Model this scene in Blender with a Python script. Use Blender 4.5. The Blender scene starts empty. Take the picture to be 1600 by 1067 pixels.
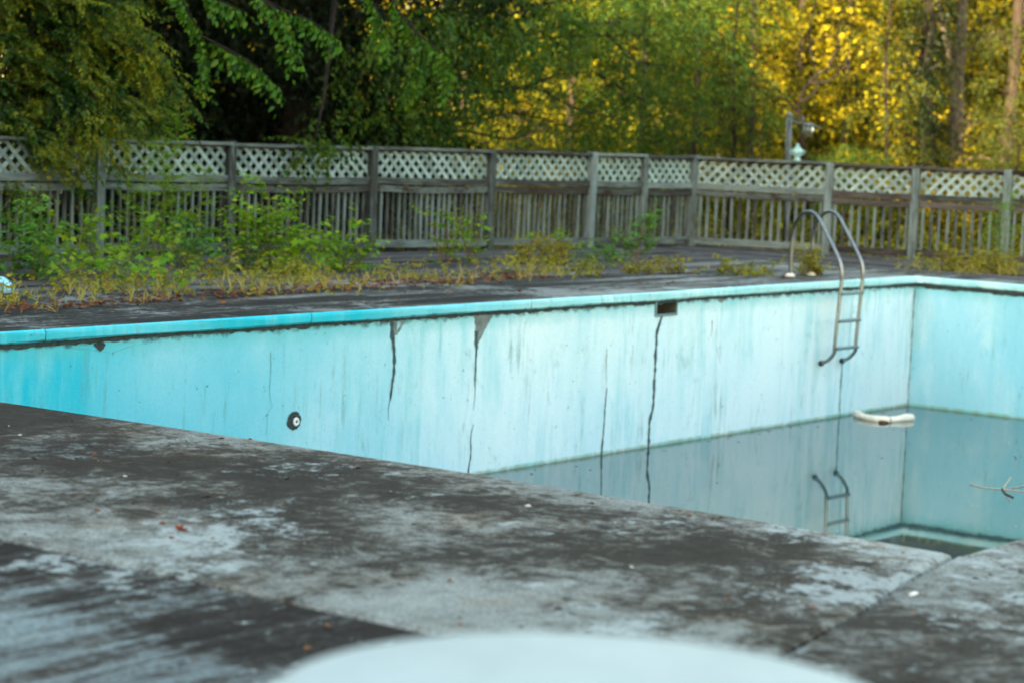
import bpy, math, random
import numpy as np
from mathutils import Vector, Matrix
from mathutils.geometry import tessellate_polygon

rad = math.radians
RNG = np.random.default_rng(7)
random.seed(7)
scene = bpy.context.scene
COL = scene.collection

# ------------------------------------------------------------------ camera, light, exposure
cam_data = bpy.data.cameras.new('camera')
cam = bpy.data.objects.new('camera', cam_data)
COL.objects.link(cam)
right = Vector((0.99912642, 0.00401143, 0.04159698))
up = Vector((-0.04178996, 0.09590642, 0.99451272))
fwd = Vector((0.0, 0.99538227, -0.09599028))
cam.matrix_world = Matrix(((right.x, up.x, -fwd.x, 0.0), (right.y, up.y, -fwd.y, 0.0), (right.z, up.z, -fwd.z, 1.55), (0, 0, 0, 1)))
cam_data.sensor_width = 36.0
cam_data.lens = 3474.7 / 1600 * 36.0
cam_data.clip_start = 0.05
cam_data.clip_end = 2000
cam_data.dof.use_dof = True
cam_data.dof.focus_distance = 13.0
cam_data.dof.aperture_fstop = 2.3
scene.camera = cam

SUN_TO = Vector((-0.40, -0.87, 0.30)).normalized()         # towards the sun: low, behind the camera and to its left
sun_elev = math.asin(SUN_TO.z)
sun_az = math.atan2(SUN_TO.x, SUN_TO.y)
world = bpy.data.worlds.new('World')
scene.world = world
world.use_nodes = True
wn = world.node_tree
for n in list(wn.nodes):
    wn.nodes.remove(n)
sky = wn.nodes.new('ShaderNodeTexSky')
sky.sky_type = 'NISHITA'
sky.sun_disc = False
sky.sun_elevation = sun_elev
sky.sun_rotation = sun_az
sky.air_density = 1.7
sky.dust_density = 1.5
sky.ozone_density = 0.0
bg = wn.nodes.new('ShaderNodeBackground')
bg.inputs['Strength'].default_value = 0.105
wo = wn.nodes.new('ShaderNodeOutputWorld')
wn.links.new(sky.outputs[0], bg.inputs['Color'])
wn.links.new(bg.outputs[0], wo.inputs['Surface'])

sl = bpy.data.lights.new('sun', 'SUN')
sl.energy = 5.0
sl.angle = rad(0.5)
sl.color = (1.0, 0.79, 0.46)
sun = bpy.data.objects.new('sun', sl)
COL.objects.link(sun)
sun.rotation_euler = SUN_TO.to_track_quat('Z', 'Y').to_euler()

scene.view_settings.view_transform = 'Standard'
scene.view_settings.look = 'None'
scene.view_settings.gamma = 1.0
scene.view_settings.use_curve_mapping = False
scene.view_settings.exposure = 2.8
scene.cycles.max_bounces = 7
scene.cycles.diffuse_bounces = 3
scene.cycles.glossy_bounces = 3
scene.cycles.transmission_bounces = 4
scene.cycles.transparent_max_bounces = 4
scene.cycles.sample_clamp_indirect = 6.0

# ------------------------------------------------------------------ helpers
POOL_O = Vector((4.72645, 26.13963, 0.0))                     # far corner of the pool, on the deck
POOL_ROT = math.atan2(-0.79816149, -0.60244356)               # local x = along the long wall, y = across the pool


def P(s, t, z=0.0):
    c, n = math.cos(POOL_ROT), math.sin(POOL_ROT)
    return Vector((POOL_O.x + c * s - n * t, POOL_O.y + n * s + c * t, z))


def tag(o, label=None, cat=None, group=None, kind=None):
    if label: o['label'] = label
    if cat: o['category'] = cat
    if group: o['group'] = group
    if kind: o['kind'] = kind
    return o


def empty(name, loc=(0, 0, 0), rz=0.0, label=None, cat=None, group=None, parent=None):
    o = bpy.data.objects.new(name, None)
    COL.objects.link(o)
    o.location = loc
    o.rotation_euler = (0, 0, rz)
    o.empty_display_size = 0.2
    if parent: o.parent = parent
    return tag(o, label, cat, group)


def link(name, me, parent=None, loc=None, rz=None):
    o = bpy.data.objects.new(name, me)
    COL.objects.link(o)
    if parent: o.parent = parent
    if loc is not None: o.location = loc
    if rz is not None: o.rotation_euler = (0, 0, rz)
    return o


class MB:
    def __init__(self):
        self.v, self.f, self.m, self.sm = [], [], [], []

    def add(self, verts, faces, mat=0, smooth=False):
        b = len(self.v)
        self.v += [tuple(x) for x in verts]
        self.f += [tuple(b + i for i in fc) for fc in faces]
        self.m += [mat] * len(faces)
        self.sm += [smooth] * len(faces)
        return self

    def box(self, c, d, mat=0, rz=0.0, bevel=0.0):
        x, y, z = d[0] / 2, d[1] / 2, d[2] / 2
        cr, sr = math.cos(rz), math.sin(rz)
        if bevel:
            b = bevel
            pts = []
            for zz, ins in ((-z, b), (-z + b, 0), (z - b, 0), (z, b)):
                pts += [(-x + ins, -y + ins, zz), (x - ins, -y + ins, zz), (x - ins, y - ins, zz), (-x + ins, y - ins, zz)]
            fs = [(3, 2, 1, 0), (12, 13, 14, 15)]
            for k in range(3):
                for i in range(4):
                    j = (i + 1) % 4
                    fs.append((4 * k + i, 4 * k + j, 4 * k + 4 + j, 4 * k + 4 + i))
        else:
            pts = [(-x, -y, -z), (x, -y, -z), (x, y, -z), (-x, y, -z), (-x, -y, z), (x, -y, z), (x, y, z), (-x, y, z)]
            fs = [(3, 2, 1, 0), (4, 5, 6, 7), (0, 1, 5, 4), (1, 2, 6, 5), (2, 3, 7, 6), (3, 0, 4, 7)]
        return self.add([(c[0] + cr * a - sr * b_, c[1] + sr * a + cr * b_, c[2] + h) for a, b_, h in pts], fs, mat)

    def prism(self, poly, z0, z1, mat=0):
        n = len(poly)
        vs = [(x, y, z0) for x, y in poly] + [(x, y, z1) for x, y in poly]
        fs = [tuple(reversed(range(n))), tuple(range(n, 2 * n))] + [(i, (i + 1) % n, n + (i + 1) % n, n + i) for i in range(n)]
        return self.add(vs, fs, mat)

    def tube(self, pts, r, sides=8, mat=0, cap=True):
        pts = [np.array(p, float) for p in pts]
        n = len(pts)
        rr = r if hasattr(r, '__len__') else [r] * n
        t0 = pts[1] - pts[0]
        t0 /= np.linalg.norm(t0) + 1e-12
        a = np.cross(t0, (0.31, 0.17, 0.93))
        if np.linalg.norm(a) < 0.1: a = np.cross(t0, (1.0, 0, 0))
        a /= np.linalg.norm(a)
        vs = []
        for i in range(n):
            t = pts[min(i + 1, n - 1)] - pts[max(i - 1, 0)]
            t /= np.linalg.norm(t) + 1e-12
            a = a - t * (a @ t)
            a /= np.linalg.norm(a) + 1e-12
            b = np.cross(t, a)
            for k in range(sides):
                w = 2 * math.pi * k / sides
                vs.append(pts[i] + (a * math.cos(w) + b * math.sin(w)) * rr[i])
        fs = []
        for i in range(n - 1):
            for k in range(sides):
                k2 = (k + 1) % sides
                fs.append((i * sides + k, i * sides + k2, (i + 1) * sides + k2, (i + 1) * sides + k))
        if cap:
            fs.append(tuple(reversed(range(sides))))
            fs.append(tuple((n - 1) * sides + k for k in range(sides)))
        return self.add(vs, fs, mat, True)

    def lathe(self, prof, c=(0, 0, 0), n=32, mat=0, smooth=True):
        vs = []
        for r, z in prof:
            for k in range(n):
                w = 2 * math.pi * k / n
                vs.append((c[0] + r * math.cos(w), c[1] + r * math.sin(w), c[2] + z))
        fs = []
        for i in range(len(prof) - 1):
            for k in range(n):
                k2 = (k + 1) % n
                fs.append((i * n + k, i * n + k2, (i + 1) * n + k2, (i + 1) * n + k))
        if prof[0][0] > 1e-6: fs.append(tuple(reversed(range(n))))
        if prof[-1][0] > 1e-6: fs.append(tuple((len(prof) - 1) * n + k for k in range(n)))
        return self.add(vs, fs, mat, smooth)

    def mesh(self, name, mats, org=(0, 0, 0)):
        me = bpy.data.meshes.new(name)
        o = org
        me.from_pydata([(x - o[0], y - o[1], z - o[2]) for x, y, z in self.v], [], self.f)
        for m in (mats if isinstance(mats, (list, tuple)) else [mats]):
            me.materials.append(m)
        me.polygons.foreach_set('material_index', self.m)
        me.polygons.foreach_set('use_smooth', self.sm)
        me.update()
        return me

    def build(self, name, mats, parent=None, org=(0, 0, 0), loc=None, rz=None):
        return link(name, self.mesh(name, mats, org), parent, loc, rz)


def catmull(pts, n=8):
    p = [np.array(q, float) for q in pts]
    p = [2 * p[0] - p[1]] + p + [2 * p[-1] - p[-2]]
    out = []
    for i in range(1, len(p) - 2):
        for k in range(n):
            t = k / n
            out.append(0.5 * (2 * p[i] + (p[i + 1] - p[i - 1]) * t + (2 * p[i - 1] - 5 * p[i] + 4 * p[i + 1] - p[i + 2]) * t * t + (3 * p[i] - p[i - 1] - 3 * p[i + 1] + p[i + 2]) * t ** 3))
    out.append(p[-2])
    return out


# ------------------------------------------------------------------ materials
class NT:
    def __init__(self, name):
        self.mat = bpy.data.materials.new(name)
        self.mat.use_nodes = True
        self.t = self.mat.node_tree
        for n in list(self.t.nodes): self.t.nodes.remove(n)
        self.out = self.t.nodes.new('ShaderNodeOutputMaterial')

    def n(self, typ, **kw):
        nd = self.t.nodes.new(typ)
        for k, v in kw.items():
            setattr(nd, k, v)
        return nd

    def l(self, a, b):
        self.t.links.new(a, b)

    def coord(self, kind='Object'):
        if not hasattr(self, '_tc'): self._tc = self.n('ShaderNodeTexCoord')
        return self._tc.outputs[kind]

    def mapped(self, scale=(1, 1, 1), loc=(0, 0, 0), rot=(0, 0, 0), src=None):
        m = self.n('ShaderNodeMapping')
        m.inputs['Scale'].default_value = scale
        m.inputs['Location'].default_value = loc
        m.inputs['Rotation'].default_value = rot
        self.l(src or self.coord(), m.inputs['Vector'])
        return m.outputs[0]

    def noise(self, scale, detail=6, rough=0.6, vec=None, dist=0.0):
        nd = self.n('ShaderNodeTexNoise')
        nd.inputs['Scale'].default_value = scale
        nd.inputs['Detail'].default_value = detail
        nd.inputs['Roughness'].default_value = rough
        nd.inputs['Distortion'].default_value = dist
        self.l(vec or self.coord(), nd.inputs['Vector'])
        return nd.outputs['Fac']

    def ramp(self, fac, stops, interp='LINEAR'):
        r = self.n('ShaderNodeValToRGB')
        r.color_ramp.interpolation = interp
        els = r.color_ramp.elements
        while len(els) < len(stops): els.new(0.5)
        for e, (p, c) in zip(els, stops):
            e.position = p
            if not hasattr(c, '__len__'): c = (c, c, c)
            e.color = (*c, 1)
        self.l(fac, r.inputs[0])
        return r.outputs[0]

    def mix(self, fac, a, b, mode='MIX'):
        m = self.n('ShaderNodeMix', data_type='RGBA', blend_type=mode)
        for s, v in ((m.inputs[0], fac), (m.inputs[6], a), (m.inputs[7], b)):
            if hasattr(v, 'links'): self.l(v, s)
            elif hasattr(v, '__len__'): s.default_value = (*v, 1)
            else: s.default_value = v
        return m.outputs[2]

    def math(self, op, a, b=0.0, clamp=False):
        m = self.n('ShaderNodeMath', operation=op, use_clamp=clamp)
        for s, v in zip(m.inputs, (a, b)):
            if hasattr(v, 'links'): self.l(v, s)
            else: s.default_value = v
        return m.outputs[0]

    def maprange(self, v, a, b, c=0.0, d=1.0):
        m = self.n('ShaderNodeMapRange')
        m.inputs[1].default_value, m.inputs[2].default_value, m.inputs[3].default_value, m.inputs[4].default_value = a, b, c, d
        self.l(v, m.inputs[0])
        return m.outputs[0]

    def sep(self, v=None):
        s = self.n('ShaderNodeSeparateXYZ')
        self.l(v or self.coord(), s.inputs[0])
        return s.outputs

    def bump(self, h, strength=0.3, dist=0.01):
        b = self.n('ShaderNodeBump')
        b.inputs['Strength'].default_value = strength
        b.inputs['Distance'].default_value = dist
        self.l(h, b.inputs['Height'])
        return b.outputs[0]

    def principled(self, col, rough=0.7, metal=0.0, spec=0.3, normal=None, **kw):
        b = self.n('ShaderNodeBsdfPrincipled')
        for key, v in (('Base Color', col), ('Roughness', rough), ('Metallic', metal), ('Specular IOR Level', spec)):
            s = b.inputs[key]
            if hasattr(v, 'links'): self.l(v, s)
            elif hasattr(v, '__len__'): s.default_value = (*v, 1)
            else: s.default_value = v
        for k, v in kw.items(): b.inputs[k].default_value = v
        if normal is not None: self.l(normal, b.inputs['Normal'])
        self.l(b.outputs[0], self.out.inputs['Surface'])
        return self.mat


def simple(name, col, rough=0.6, metal=0.0, spec=0.4, var=0.25, scale=12.0, bump=0.15):
    k = NT(name)
    nz = k.noise(scale, 6, 0.65)
    c = k.mix(k.maprange(nz, 0.3, 0.7), [x * (1 - var) for x in col], [min(1, x * (1 + var)) for x in col])
    return k.principled(c, rough, metal, spec, k.bump(k.noise(scale * 6, 3), bump, 0.003))


def leaf_mat(name, cols, transl=0.35, rough=0.45, gloss=0.02, drift=0.55, tint=(0.72, 0.95, 0.6), amt=0.45):
    k = NT(name)
    g = k.n('ShaderNodeNewGeometry')
    r = g.outputs['Random Per Island']
    n = len(cols)
    c = k.ramp(r, [(i / max(1, n - 1), cl) for i, cl in enumerate(cols)])
    big = k.noise(drift, 3, 0.6, k.coord('Object'))
    c = k.mix(k.maprange(big, 0.40, 0.60, 0.0, amt), c, k.mix(1.0, c, tint, 'MULTIPLY'))
    d = k.n('ShaderNodeBsdfDiffuse')
    t = k.n('ShaderNodeBsdfTranslucent')
    gl = k.n('ShaderNodeBsdfGlossy')
    gl.inputs['Roughness'].default_value = rough
    gl.inputs['Color'].default_value = (0.8, 0.9, 0.9, 1)
    k.l(c, d.inputs['Color'])
    tc = k.mix(1.0, c, (1.5, 1.35, 0.6), 'MULTIPLY')
    k.l(tc, t.inputs['Color'])
    m = k.n('ShaderNodeMixShader')
    m.inputs[0].default_value = transl
    k.l(d.outputs[0], m.inputs[1])
    k.l(t.outputs[0], m.inputs[2])
    m2 = k.n('ShaderNodeMixShader')
    m2.inputs[0].default_value = gloss
    k.l(m.outputs[0], m2.inputs[1])
    k.l(gl.outputs[0], m2.inputs[2])
    k.l(m2.outputs[0], k.out.inputs['Surface'])
    return k.mat


def concrete(name, dark, mid, light, bias=0.0, streak=False, sgrad=None, seed=0.0, warp=0.0, flake=0.85, flake_t=None):
    """Old deck concrete: black algae over grey, worn through to pale flaky patches."""
    k = NT(name)
    v = k.mapped((1, 1, 1), (seed, seed * 0.7, 0))
    sv = k.mapped((0.38, 4.2, 1), (seed, 0, 0)) if streak else v
    a = k.noise(0.75, 4, 0.6, sv, 0.4)
    b = k.noise(4.2, 8, 0.74, sv, 1.0)
    d = k.noise(15.0, 6, 0.75, v, 0.6)
    h = k.math('ADD', k.math('MULTIPLY', a, 0.55), k.math('MULTIPLY', b, 0.50))
    h = k.math('ADD', h, k.math('MULTIPLY', k.math('SUBTRACT', d, 0.5), 0.34))
    h = k.math('ADD', h, bias - 0.525)
    if sgrad:
        x = k.sep()
        w = k.math('MULTIPLY', k.math('SUBTRACT', k.noise(2.3, 5, 0.65, v), 0.5), warp * 2)
        for axis, p0, p1, amt in sgrad:
            h = k.math('ADD', h, k.maprange(k.math('ADD', x[axis], w), p0, p1, 0.0, amt))
    h = k.math('ADD', h, 0.5)
    c = k.ramp(h, [(0.43, dark), (0.515, [0.78 * p + 0.22 * q for p, q in zip(dark, mid)]), (0.558, mid), (0.60, [0.45 * p + 0.55 * q for p, q in zip(mid, light)]), (0.65, light), (0.78, [min(0.7, q * 1.35) for q in light])])
    speck = k.noise(75.0, 5, 0.85, v)
    c = k.mix(k.maprange(speck, 0.38, 0.56, 0.0, 1.0), k.mix(1.0, c, (0.36, 0.34, 0.31), 'MULTIPLY'), c)
    c = k.mix(k.maprange(speck, 0.58, 0.70, 0.0, 0.6), c, k.mix(1.0, c, (2.1, 2.1, 2.05), 'MULTIPLY'))
    brown = k.noise(1.9, 7, 0.7, k.mapped((1, 1, 1), (11 + seed, 3, 5)))
    c = k.mix(k.maprange(brown, 0.52, 0.70, 0.0, 0.8), c, k.mix(1.0, c, (0.95, 0.72, 0.54), 'MULTIPLY'))
    fl1 = k.noise(7.5, 12, 0.84, k.mapped((1, 1, 1), (4 + seed, 9, 2)), 0.15)
    fl2 = k.noise(0.8, 4, 0.6, k.mapped((1, 1, 1), (1 + seed, 5, 8)))
    flk = k.math('MULTIPLY', k.maprange(k.math('ADD', fl1, k.math('MULTIPLY', k.math('SUBTRACT', fl2, 0.5), 0.9)), 0.57, 0.63, 0.0, 1.0), k.maprange(speck, 0.30, 0.50, 0.25, 1.0))
    if flake_t: flk = k.math('MULTIPLY', flk, k.maprange(k.sep()[1], flake_t[0], flake_t[1]))
    c = k.mix(k.math('MULTIPLY', flk, flake), c, (0.36, 0.40, 0.39))
    bp = k.bump(k.math('ADD', k.math('MULTIPLY', d, 0.9), k.math('MULTIPLY', speck, 0.4)), 0.6, 0.012)
    return k.principled(c, 0.9, 0, 0.15, bp)


def paint(name, main, faded, fade_stops=None, streaks=0.5, dark=(0.03, 0.16, 0.18), top_grime=True):
    """Old pool paint: aqua, bleached where the sun gets it, streaked downwards."""
    k = NT(name)
    x = k.sep()
    big = k.noise(0.55, 4, 0.55, k.mapped((1, 1, 0.6), (3, 0, 1)))
    if fade_stops:
        fd = k.maprange(x[0], fade_stops[0], fade_stops[1], 0.0, 1.0)
    else:
        fd = k.math('MULTIPLY', big, 0.0)
    fd = k.math('ADD', fd, k.maprange(big, 0.3, 0.7, -0.22, 0.22), True)
    c = k.mix(fd, main, faded)
    chalk = k.noise(1.6, 6, 0.66, k.mapped((1, 1, 0.55), (8, 3, 2)), 0.5)
    c = k.mix(k.math('MULTIPLY', fd, k.maprange(chalk, 0.48, 0.66, 0.0, 0.7)), c, k.mix(0.5, c, (0.80, 0.87, 0.88)))
    st = k.noise(6.5, 6, 0.72, k.mapped((1.0, 1.0, 0.13)), 0.25)
    zone = k.noise(0.9, 4, 0.6, k.mapped((1, 1, 0.6), (5, 2, 7)))
    sm = k.math('MULTIPLY', k.maprange(st, 0.46, 0.66), k.maprange(zone, 0.38, 0.58))
    c = k.mix(k.math('MULTIPLY', sm, streaks), c, (0.22, 0.60, 0.68))
    st2 = k.noise(13, 6, 0.76, k.mapped((1.0, 1.0, 0.09), (4, 4, 0)), 0.3)
    zn2 = k.noise(1.1, 5, 0.65, k.mapped((1, 1, 0.7), (9, 2, 1)))
    sm2 = k.math('MULTIPLY', k.maprange(st2, 0.55, 0.72), k.maprange(zn2, 0.42, 0.58))
    c = k.mix(k.math('MULTIPLY', sm2, 0.95), c, (0.15, 0.29, 0.29))
    blot = k.noise(3.6, 9, 0.80, k.mapped((1, 1, 0.6), (2, 8, 3)), 0.4)
    c = k.mix(k.maprange(blot, 0.575, 0.70, 0.0, 0.6), c, (0.22, 0.44, 0.44))
    c = k.mix(k.maprange(blot, 0.69, 0.75, 0.0, 0.75), c, (0.06, 0.14, 0.15))
    rust = k.noise(5.0, 7, 0.75, k.mapped((1, 1, 0.35), (21, 8, 3)), 0.4)
    c = k.mix(k.maprange(rust, 0.68, 0.78, 0.0, 0.4), c, (0.42, 0.40, 0.32))
    peb = k.noise(70, 3, 0.7)
    c = k.mix(k.maprange(peb, 0.35, 0.7, 0.0, 0.55), c, k.mix(1.0, c, (0.66, 0.82, 0.84), 'MULTIPLY'))
    pit = k.noise(26, 2, 0.5, k.mapped((1, 1, 0.7), (1, 1, 8)))
    c = k.mix(k.maprange(pit, 0.735, 0.76, 0.0, 0.75), c, dark)
    if not top_grime:
        cz = k.math('ADD', x[2], k.maprange(k.noise(7.0, 7, 0.75), 0.25, 0.75, -0.028, 0.028))
        c = k.mix(k.maprange(cz, -0.076, -0.092, 0.0, 0.85), c, (0.06, 0.12, 0.13))
        chip = k.noise(9.0, 8, 0.75, k.mapped((1, 1, 1), (3, 3, 9)))
        c = k.mix(k.maprange(chip, 0.62, 0.68, 0.0, 0.75), c, (0.24, 0.30, 0.30))
        c = k.mix(k.maprange(chip, 0.70, 0.73, 0.0, 0.8), c, (0.05, 0.06, 0.06))
    if top_grime:
        edge = k.math('ADD', x[2], k.maprange(k.noise(4.0, 6, 0.7), 0.2, 0.8, -0.07, 0.07))
        c = k.mix(k.maprange(edge, -0.26, -0.13, 0.0, 0.55), c, (0.10, 0.48, 0.52))
        edge2 = k.math('ADD', x[2], k.maprange(k.noise(9.0, 6, 0.75, k.mapped((1, 1, 1), (7, 0, 0))), 0.2, 0.8, -0.055, 0.055))
        c = k.mix(k.maprange(edge2, -0.145, -0.105, 0.0, 0.9), c, (0.035, 0.05, 0.05))
        wl = k.maprange(x[2], -1.508, -1.49, 1.0, 0.0)
        wl = k.math('MULTIPLY', wl, k.maprange(k.noise(1.7, 5, 0.7, k.mapped((1, 1, 0.2), (6, 1, 1))), 0.38, 0.6))
        c = k.mix(k.math('MULTIPLY', wl, 0.65), c, (0.12, 0.52, 0.50))
        wl2 = k.maprange(k.math('ADD', x[2], k.maprange(k.noise(8.0, 5, 0.7), 0.3, 0.7, -0.02, 0.02)), -1.53, -1.50, 1.0, 0.0)
        c = k.mix(k.math('MULTIPLY', wl2, 0.7), c, (0.22, 0.24, 0.12))
    bp = k.bump(k.math('ADD', k.math('MULTIPLY', peb, 0.6), k.math('MULTIPLY', blot, 0.7)), 0.35, 0.008)
    return k.principled(c, 0.75, 0, 0.25, bp)


def wood(name, a, b, along=0, peel=None, rough=0.85):
    k = NT(name)
    oi = k.n('ShaderNodeObjectInfo')
    off = k.n('ShaderNodeVectorMath', operation='ADD')
    k.l(k.coord(), off.inputs[0])
    cmb = k.n('ShaderNodeCombineXYZ')
    rr = k.math('MULTIPLY', oi.outputs['Random'], 40.0)
    for i in range(3): k.l(rr, cmb.inputs[i])
    k.l(cmb.outputs[0], off.inputs[1])
    sc = [18, 18, 18]
    sc[along] = 1.1
    g = k.noise(2.4, 7, 0.68, k.mapped(sc, src=off.outputs[0]), 0.4)
    pch = k.noise(2.2, 6, 0.7, k.mapped([1.6 if i != along else 0.8 for i in range(3)], src=off.outputs[0]))
    tone = k.math('ADD', k.math('MULTIPLY', g, 0.7), k.math('MULTIPLY', pch, 0.45))
    tone = k.math('ADD', tone, k.maprange(oi.outputs['Random'], 0, 1, -0.13, 0.10))
    c = k.ramp(tone, [(0.44, a), (0.55, [0.5 * (p + q) for p, q in zip(a, b)]), (0.66, b), (0.78, [q * 1.35 for q in b])])
    crk = k.noise(3.0, 5, 0.6, k.mapped([x_ * 2.2 for x_ in sc], (3, 1, 2), src=off.outputs[0]))
    c = k.mix(k.maprange(crk, 0.62, 0.70, 0.0, 0.85), c, [0.3 * p for p in a])
    if peel:
        c = k.mix(k.maprange(k.math('ADD', pch, k.math('MULTIPLY', k.math('SUBTRACT', g, 0.5), 0.4)), 0.5, 0.6), c, peel)
    return k.principled(c, rough, 0, 0.2, k.bump(g, 0.5, 0.006))


M = {}
M['wall_far'] = paint('aqua_wall_paint', (0.004, 0.47, 0.64), (0.68, 0.83, 0.91), (12.7, 8.4), 0.6)
M['wall_end'] = paint('aqua_end_wall_paint', (0.08, 0.49, 0.68), (0.36, 0.66, 0.80), (1.6, -0.6), 0.5)
M['wall_plain'] = paint('aqua_plain_paint', (0.10, 0.54, 0.66), (0.40, 0.74, 0.80), (0, 6), 0.5)
M['coping'] = paint('aqua_coping_paint', (0.010, 0.48, 0.62), (0.40, 0.72, 0.77), (10.8, 6.5), 0.6, top_grime=False)
M['grime'] = simple('black_grime', (0.035, 0.05, 0.05), 0.95, var=0.5, scale=20, bump=0.6)
M['mortar'] = simple('bare_mortar', (0.17, 0.20, 0.20), 0.95, var=0.4, scale=9, bump=0.6)
M['crack'] = simple('crack_dark', (0.035, 0.075, 0.085), 0.95, var=0.4, scale=30, bump=0.5)
M['flake'] = simple('flaked_plaster', (0.30, 0.42, 0.43), 0.95, var=0.4, scale=40, bump=0.5)
M['crack_faint'] = simple('hairline_crack', (0.10, 0.30, 0.33), 0.95, var=0.4, scale=30, bump=0.3)
M['conc_near'] = concrete('near_deck_concrete', (0.024, 0.019, 0.014), (0.105, 0.100, 0.086), (0.27, 0.285, 0.268), -0.004, sgrad=[(0, 17.45, 18.1, 0.085), (0, 16.6, 15.95, 0.075), (1, 4.0, 7.5, 0.055)], seed=0.0, warp=0.3, flake_t=(3.6, 5.4))
M['conc_right'] = concrete('right_deck_concrete', (0.027, 0.022, 0.017), (0.115, 0.110, 0.097), (0.25, 0.268, 0.255), 0.015, sgrad=[(0, 17.4, 16.1, 0.085)], seed=9.3, warp=0.3)
M['conc_streak'] = concrete('streaked_deck_concrete', (0.013, 0.008, 0.006), (0.062, 0.058, 0.054), (0.205, 0.25, 0.26), 0.0, streak=True, sgrad=[(0, 19.02, 19.30, 0.12)], seed=3.1, warp=0.22)
M['conc_far'] = concrete('far_deck_concrete', (0.016, 0.016, 0.015), (0.058, 0.060, 0.058), (0.25, 0.27, 0.26), 0.005, sgrad=[(0, 8.0, 1.0, 0.08)], seed=1.7, streak=True, flake=0.5)
M['joint'] = simple('joint_dirt', (0.018, 0.016, 0.013), 1.0, var=0.4)
M['board'] = wood('weathered_deck_board', (0.020, 0.018, 0.017), (0.085, 0.088, 0.092), 0)
M['post'] = wood('weathered_post_wood', (0.032, 0.036, 0.035), (0.15, 0.20, 0.21), 2)
M['rail'] = wood('weathered_rail_wood', (0.028, 0.030, 0.028), (0.135, 0.175, 0.18), 0)
M['rail_peel'] = wood('peeled_rail_wood', (0.03, 0.028, 0.026), (0.14, 0.185, 0.19), 0, peel=(0.026, 0.014, 0.011))
M['rail_dark'] = wood('dark_rail_wood', (0.018, 0.014, 0.014), (0.075, 0.068, 0.066), 0)
M['baluster'] = wood('weathered_baluster_wood', (0.034, 0.036, 0.034), (0.14, 0.18, 0.185), 2)
M['lattice'] = wood('pale_lattice_wood', (0.14, 0.20, 0.20), (0.27, 0.37, 0.375), 0)
M['steel'] = simple('dull_stainless_steel', (0.24, 0.255, 0.25), 0.36, 1.0, 0.5, 0.18, 14, 0.06)
M['steel_dark'] = simple('tarnished_fitting', (0.10, 0.11, 0.11), 0.5, 0.6, 0.5, 0.3)
M['rubber'] = simple('dark_rubber', (0.025, 0.025, 0.025), 0.7)
M['foam'] = simple('dirty_white_foam', (0.72, 0.70, 0.62), 0.85, var=0.18, scale=9, bump=0.4)
M['white_plastic'] = simple('white_plastic', (0.78, 0.80, 0.80), 0.4, var=0.04, scale=5, bump=0.05)
M['rust_brown'] = simple('brown_debris', (0.06, 0.03, 0.015), 0.9, var=0.5)
M['twig'] = simple('bleached_twig', (0.42, 0.40, 0.33), 0.8, var=0.3)
M['twig_dark'] = simple('dark_twig', (0.05, 0.035, 0.025), 0.8, var=0.3)
M['blue'] = simple('light_blue_plastic', (0.25, 0.60, 0.72), 0.4, var=0.08, scale=6, bump=0.05)
M['soil'] = simple('forest_soil', (0.055, 0.042, 0.026), 1.0, var=0.6, scale=3, bump=0.8)
M['lamp_grey'] = simple('grey_lamp_metal', (0.10, 0.12, 0.12), 0.5, 0.3)
M['urn'] = simple('pale_turquoise_ceramic', (0.26, 0.46, 0.47), 0.6, var=0.35, scale=16)
k = NT('lantern_glass')
M['lantern_glass'] = k.principled((0.20, 0.24, 0.22), 0.35, 0, 0.5, None, **{'Transmission Weight': 0.7})
k = NT('table_top_enamel')
b_ = k.noise(3.2, 8, 0.7)
sx = k.sep()
dx = k.math('DIVIDE', k.math('SUBTRACT', sx[0], -0.15), 0.035)
dy = k.math('DIVIDE', k.math('SUBTRACT', sx[1], 0.165), 0.045)
dd = k.math('ADD', k.math('MULTIPLY', dx, dx), k.math('MULTIPLY', dy, dy))
spot = k.math('MULTIPLY', k.maprange(dd, 0.0, 1.2, 1.0, 0.0), k.maprange(k.noise(30, 4, 0.7), 0.3, 0.6))
tc_ = k.mix(k.maprange(b_, 0.35, 0.7), (0.345, 0.39, 0.39), (0.25, 0.30, 0.305))
M['table'] = k.principled(k.mix(k.math('MULTIPLY', spot, 0.7), tc_, (0.25, 0.30, 0.30)), 0.45, 0, 0.4, k.bump(k.noise(40, 3), 0.05, 0.002))
# murky standing water
k = NT('murky_pool_water')
film = k.noise(0.7, 6, 0.65, k.mapped((1, 1, 1), (2, 5, 0)), 0.6)
wc = k.mix(k.maprange(film, 0.42, 0.66), (0.024, 0.056, 0.056), (0.055, 0.074, 0.062))
fine = k.noise(60, 3, 0.7)
wc = k.mix(k.maprange(fine, 0.62, 0.72, 0, 0.25), wc, (0.22, 0.22, 0.16))
M['water'] = k.principled(wc, 0.025, 0, 0.5, k.bump(k.noise(2.2, 3, 0.5), 0.012, 0.02), IOR=1.42)
# barks
def bark(name, a, b):
    k = NT(name)
    g = k.noise(7, 8, 0.72, k.mapped((1.6, 1.6, 0.28)))
    return k.principled(k.ramp(g, [(0.35, a), (0.65, b)]), 0.9, 0, 0.15, k.bump(g, 0.8, 0.03))
M['bark'] = bark('grey_brown_bark', (0.014, 0.010, 0.008), (0.062, 0.046, 0.034))
M['bark_pale'] = bark('pale_bark', (0.05, 0.040, 0.031), (0.17, 0.138, 0.108))
M['bark_dark'] = bark('dark_bark', (0.006, 0.005, 0.004), (0.026, 0.020, 0.016))
M['stem'] = simple('green_stem', (0.10, 0.12, 0.03), 0.7)
M['stem_brown'] = simple('reddish_stem', (0.13, 0.07, 0.035), 0.8)
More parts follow.
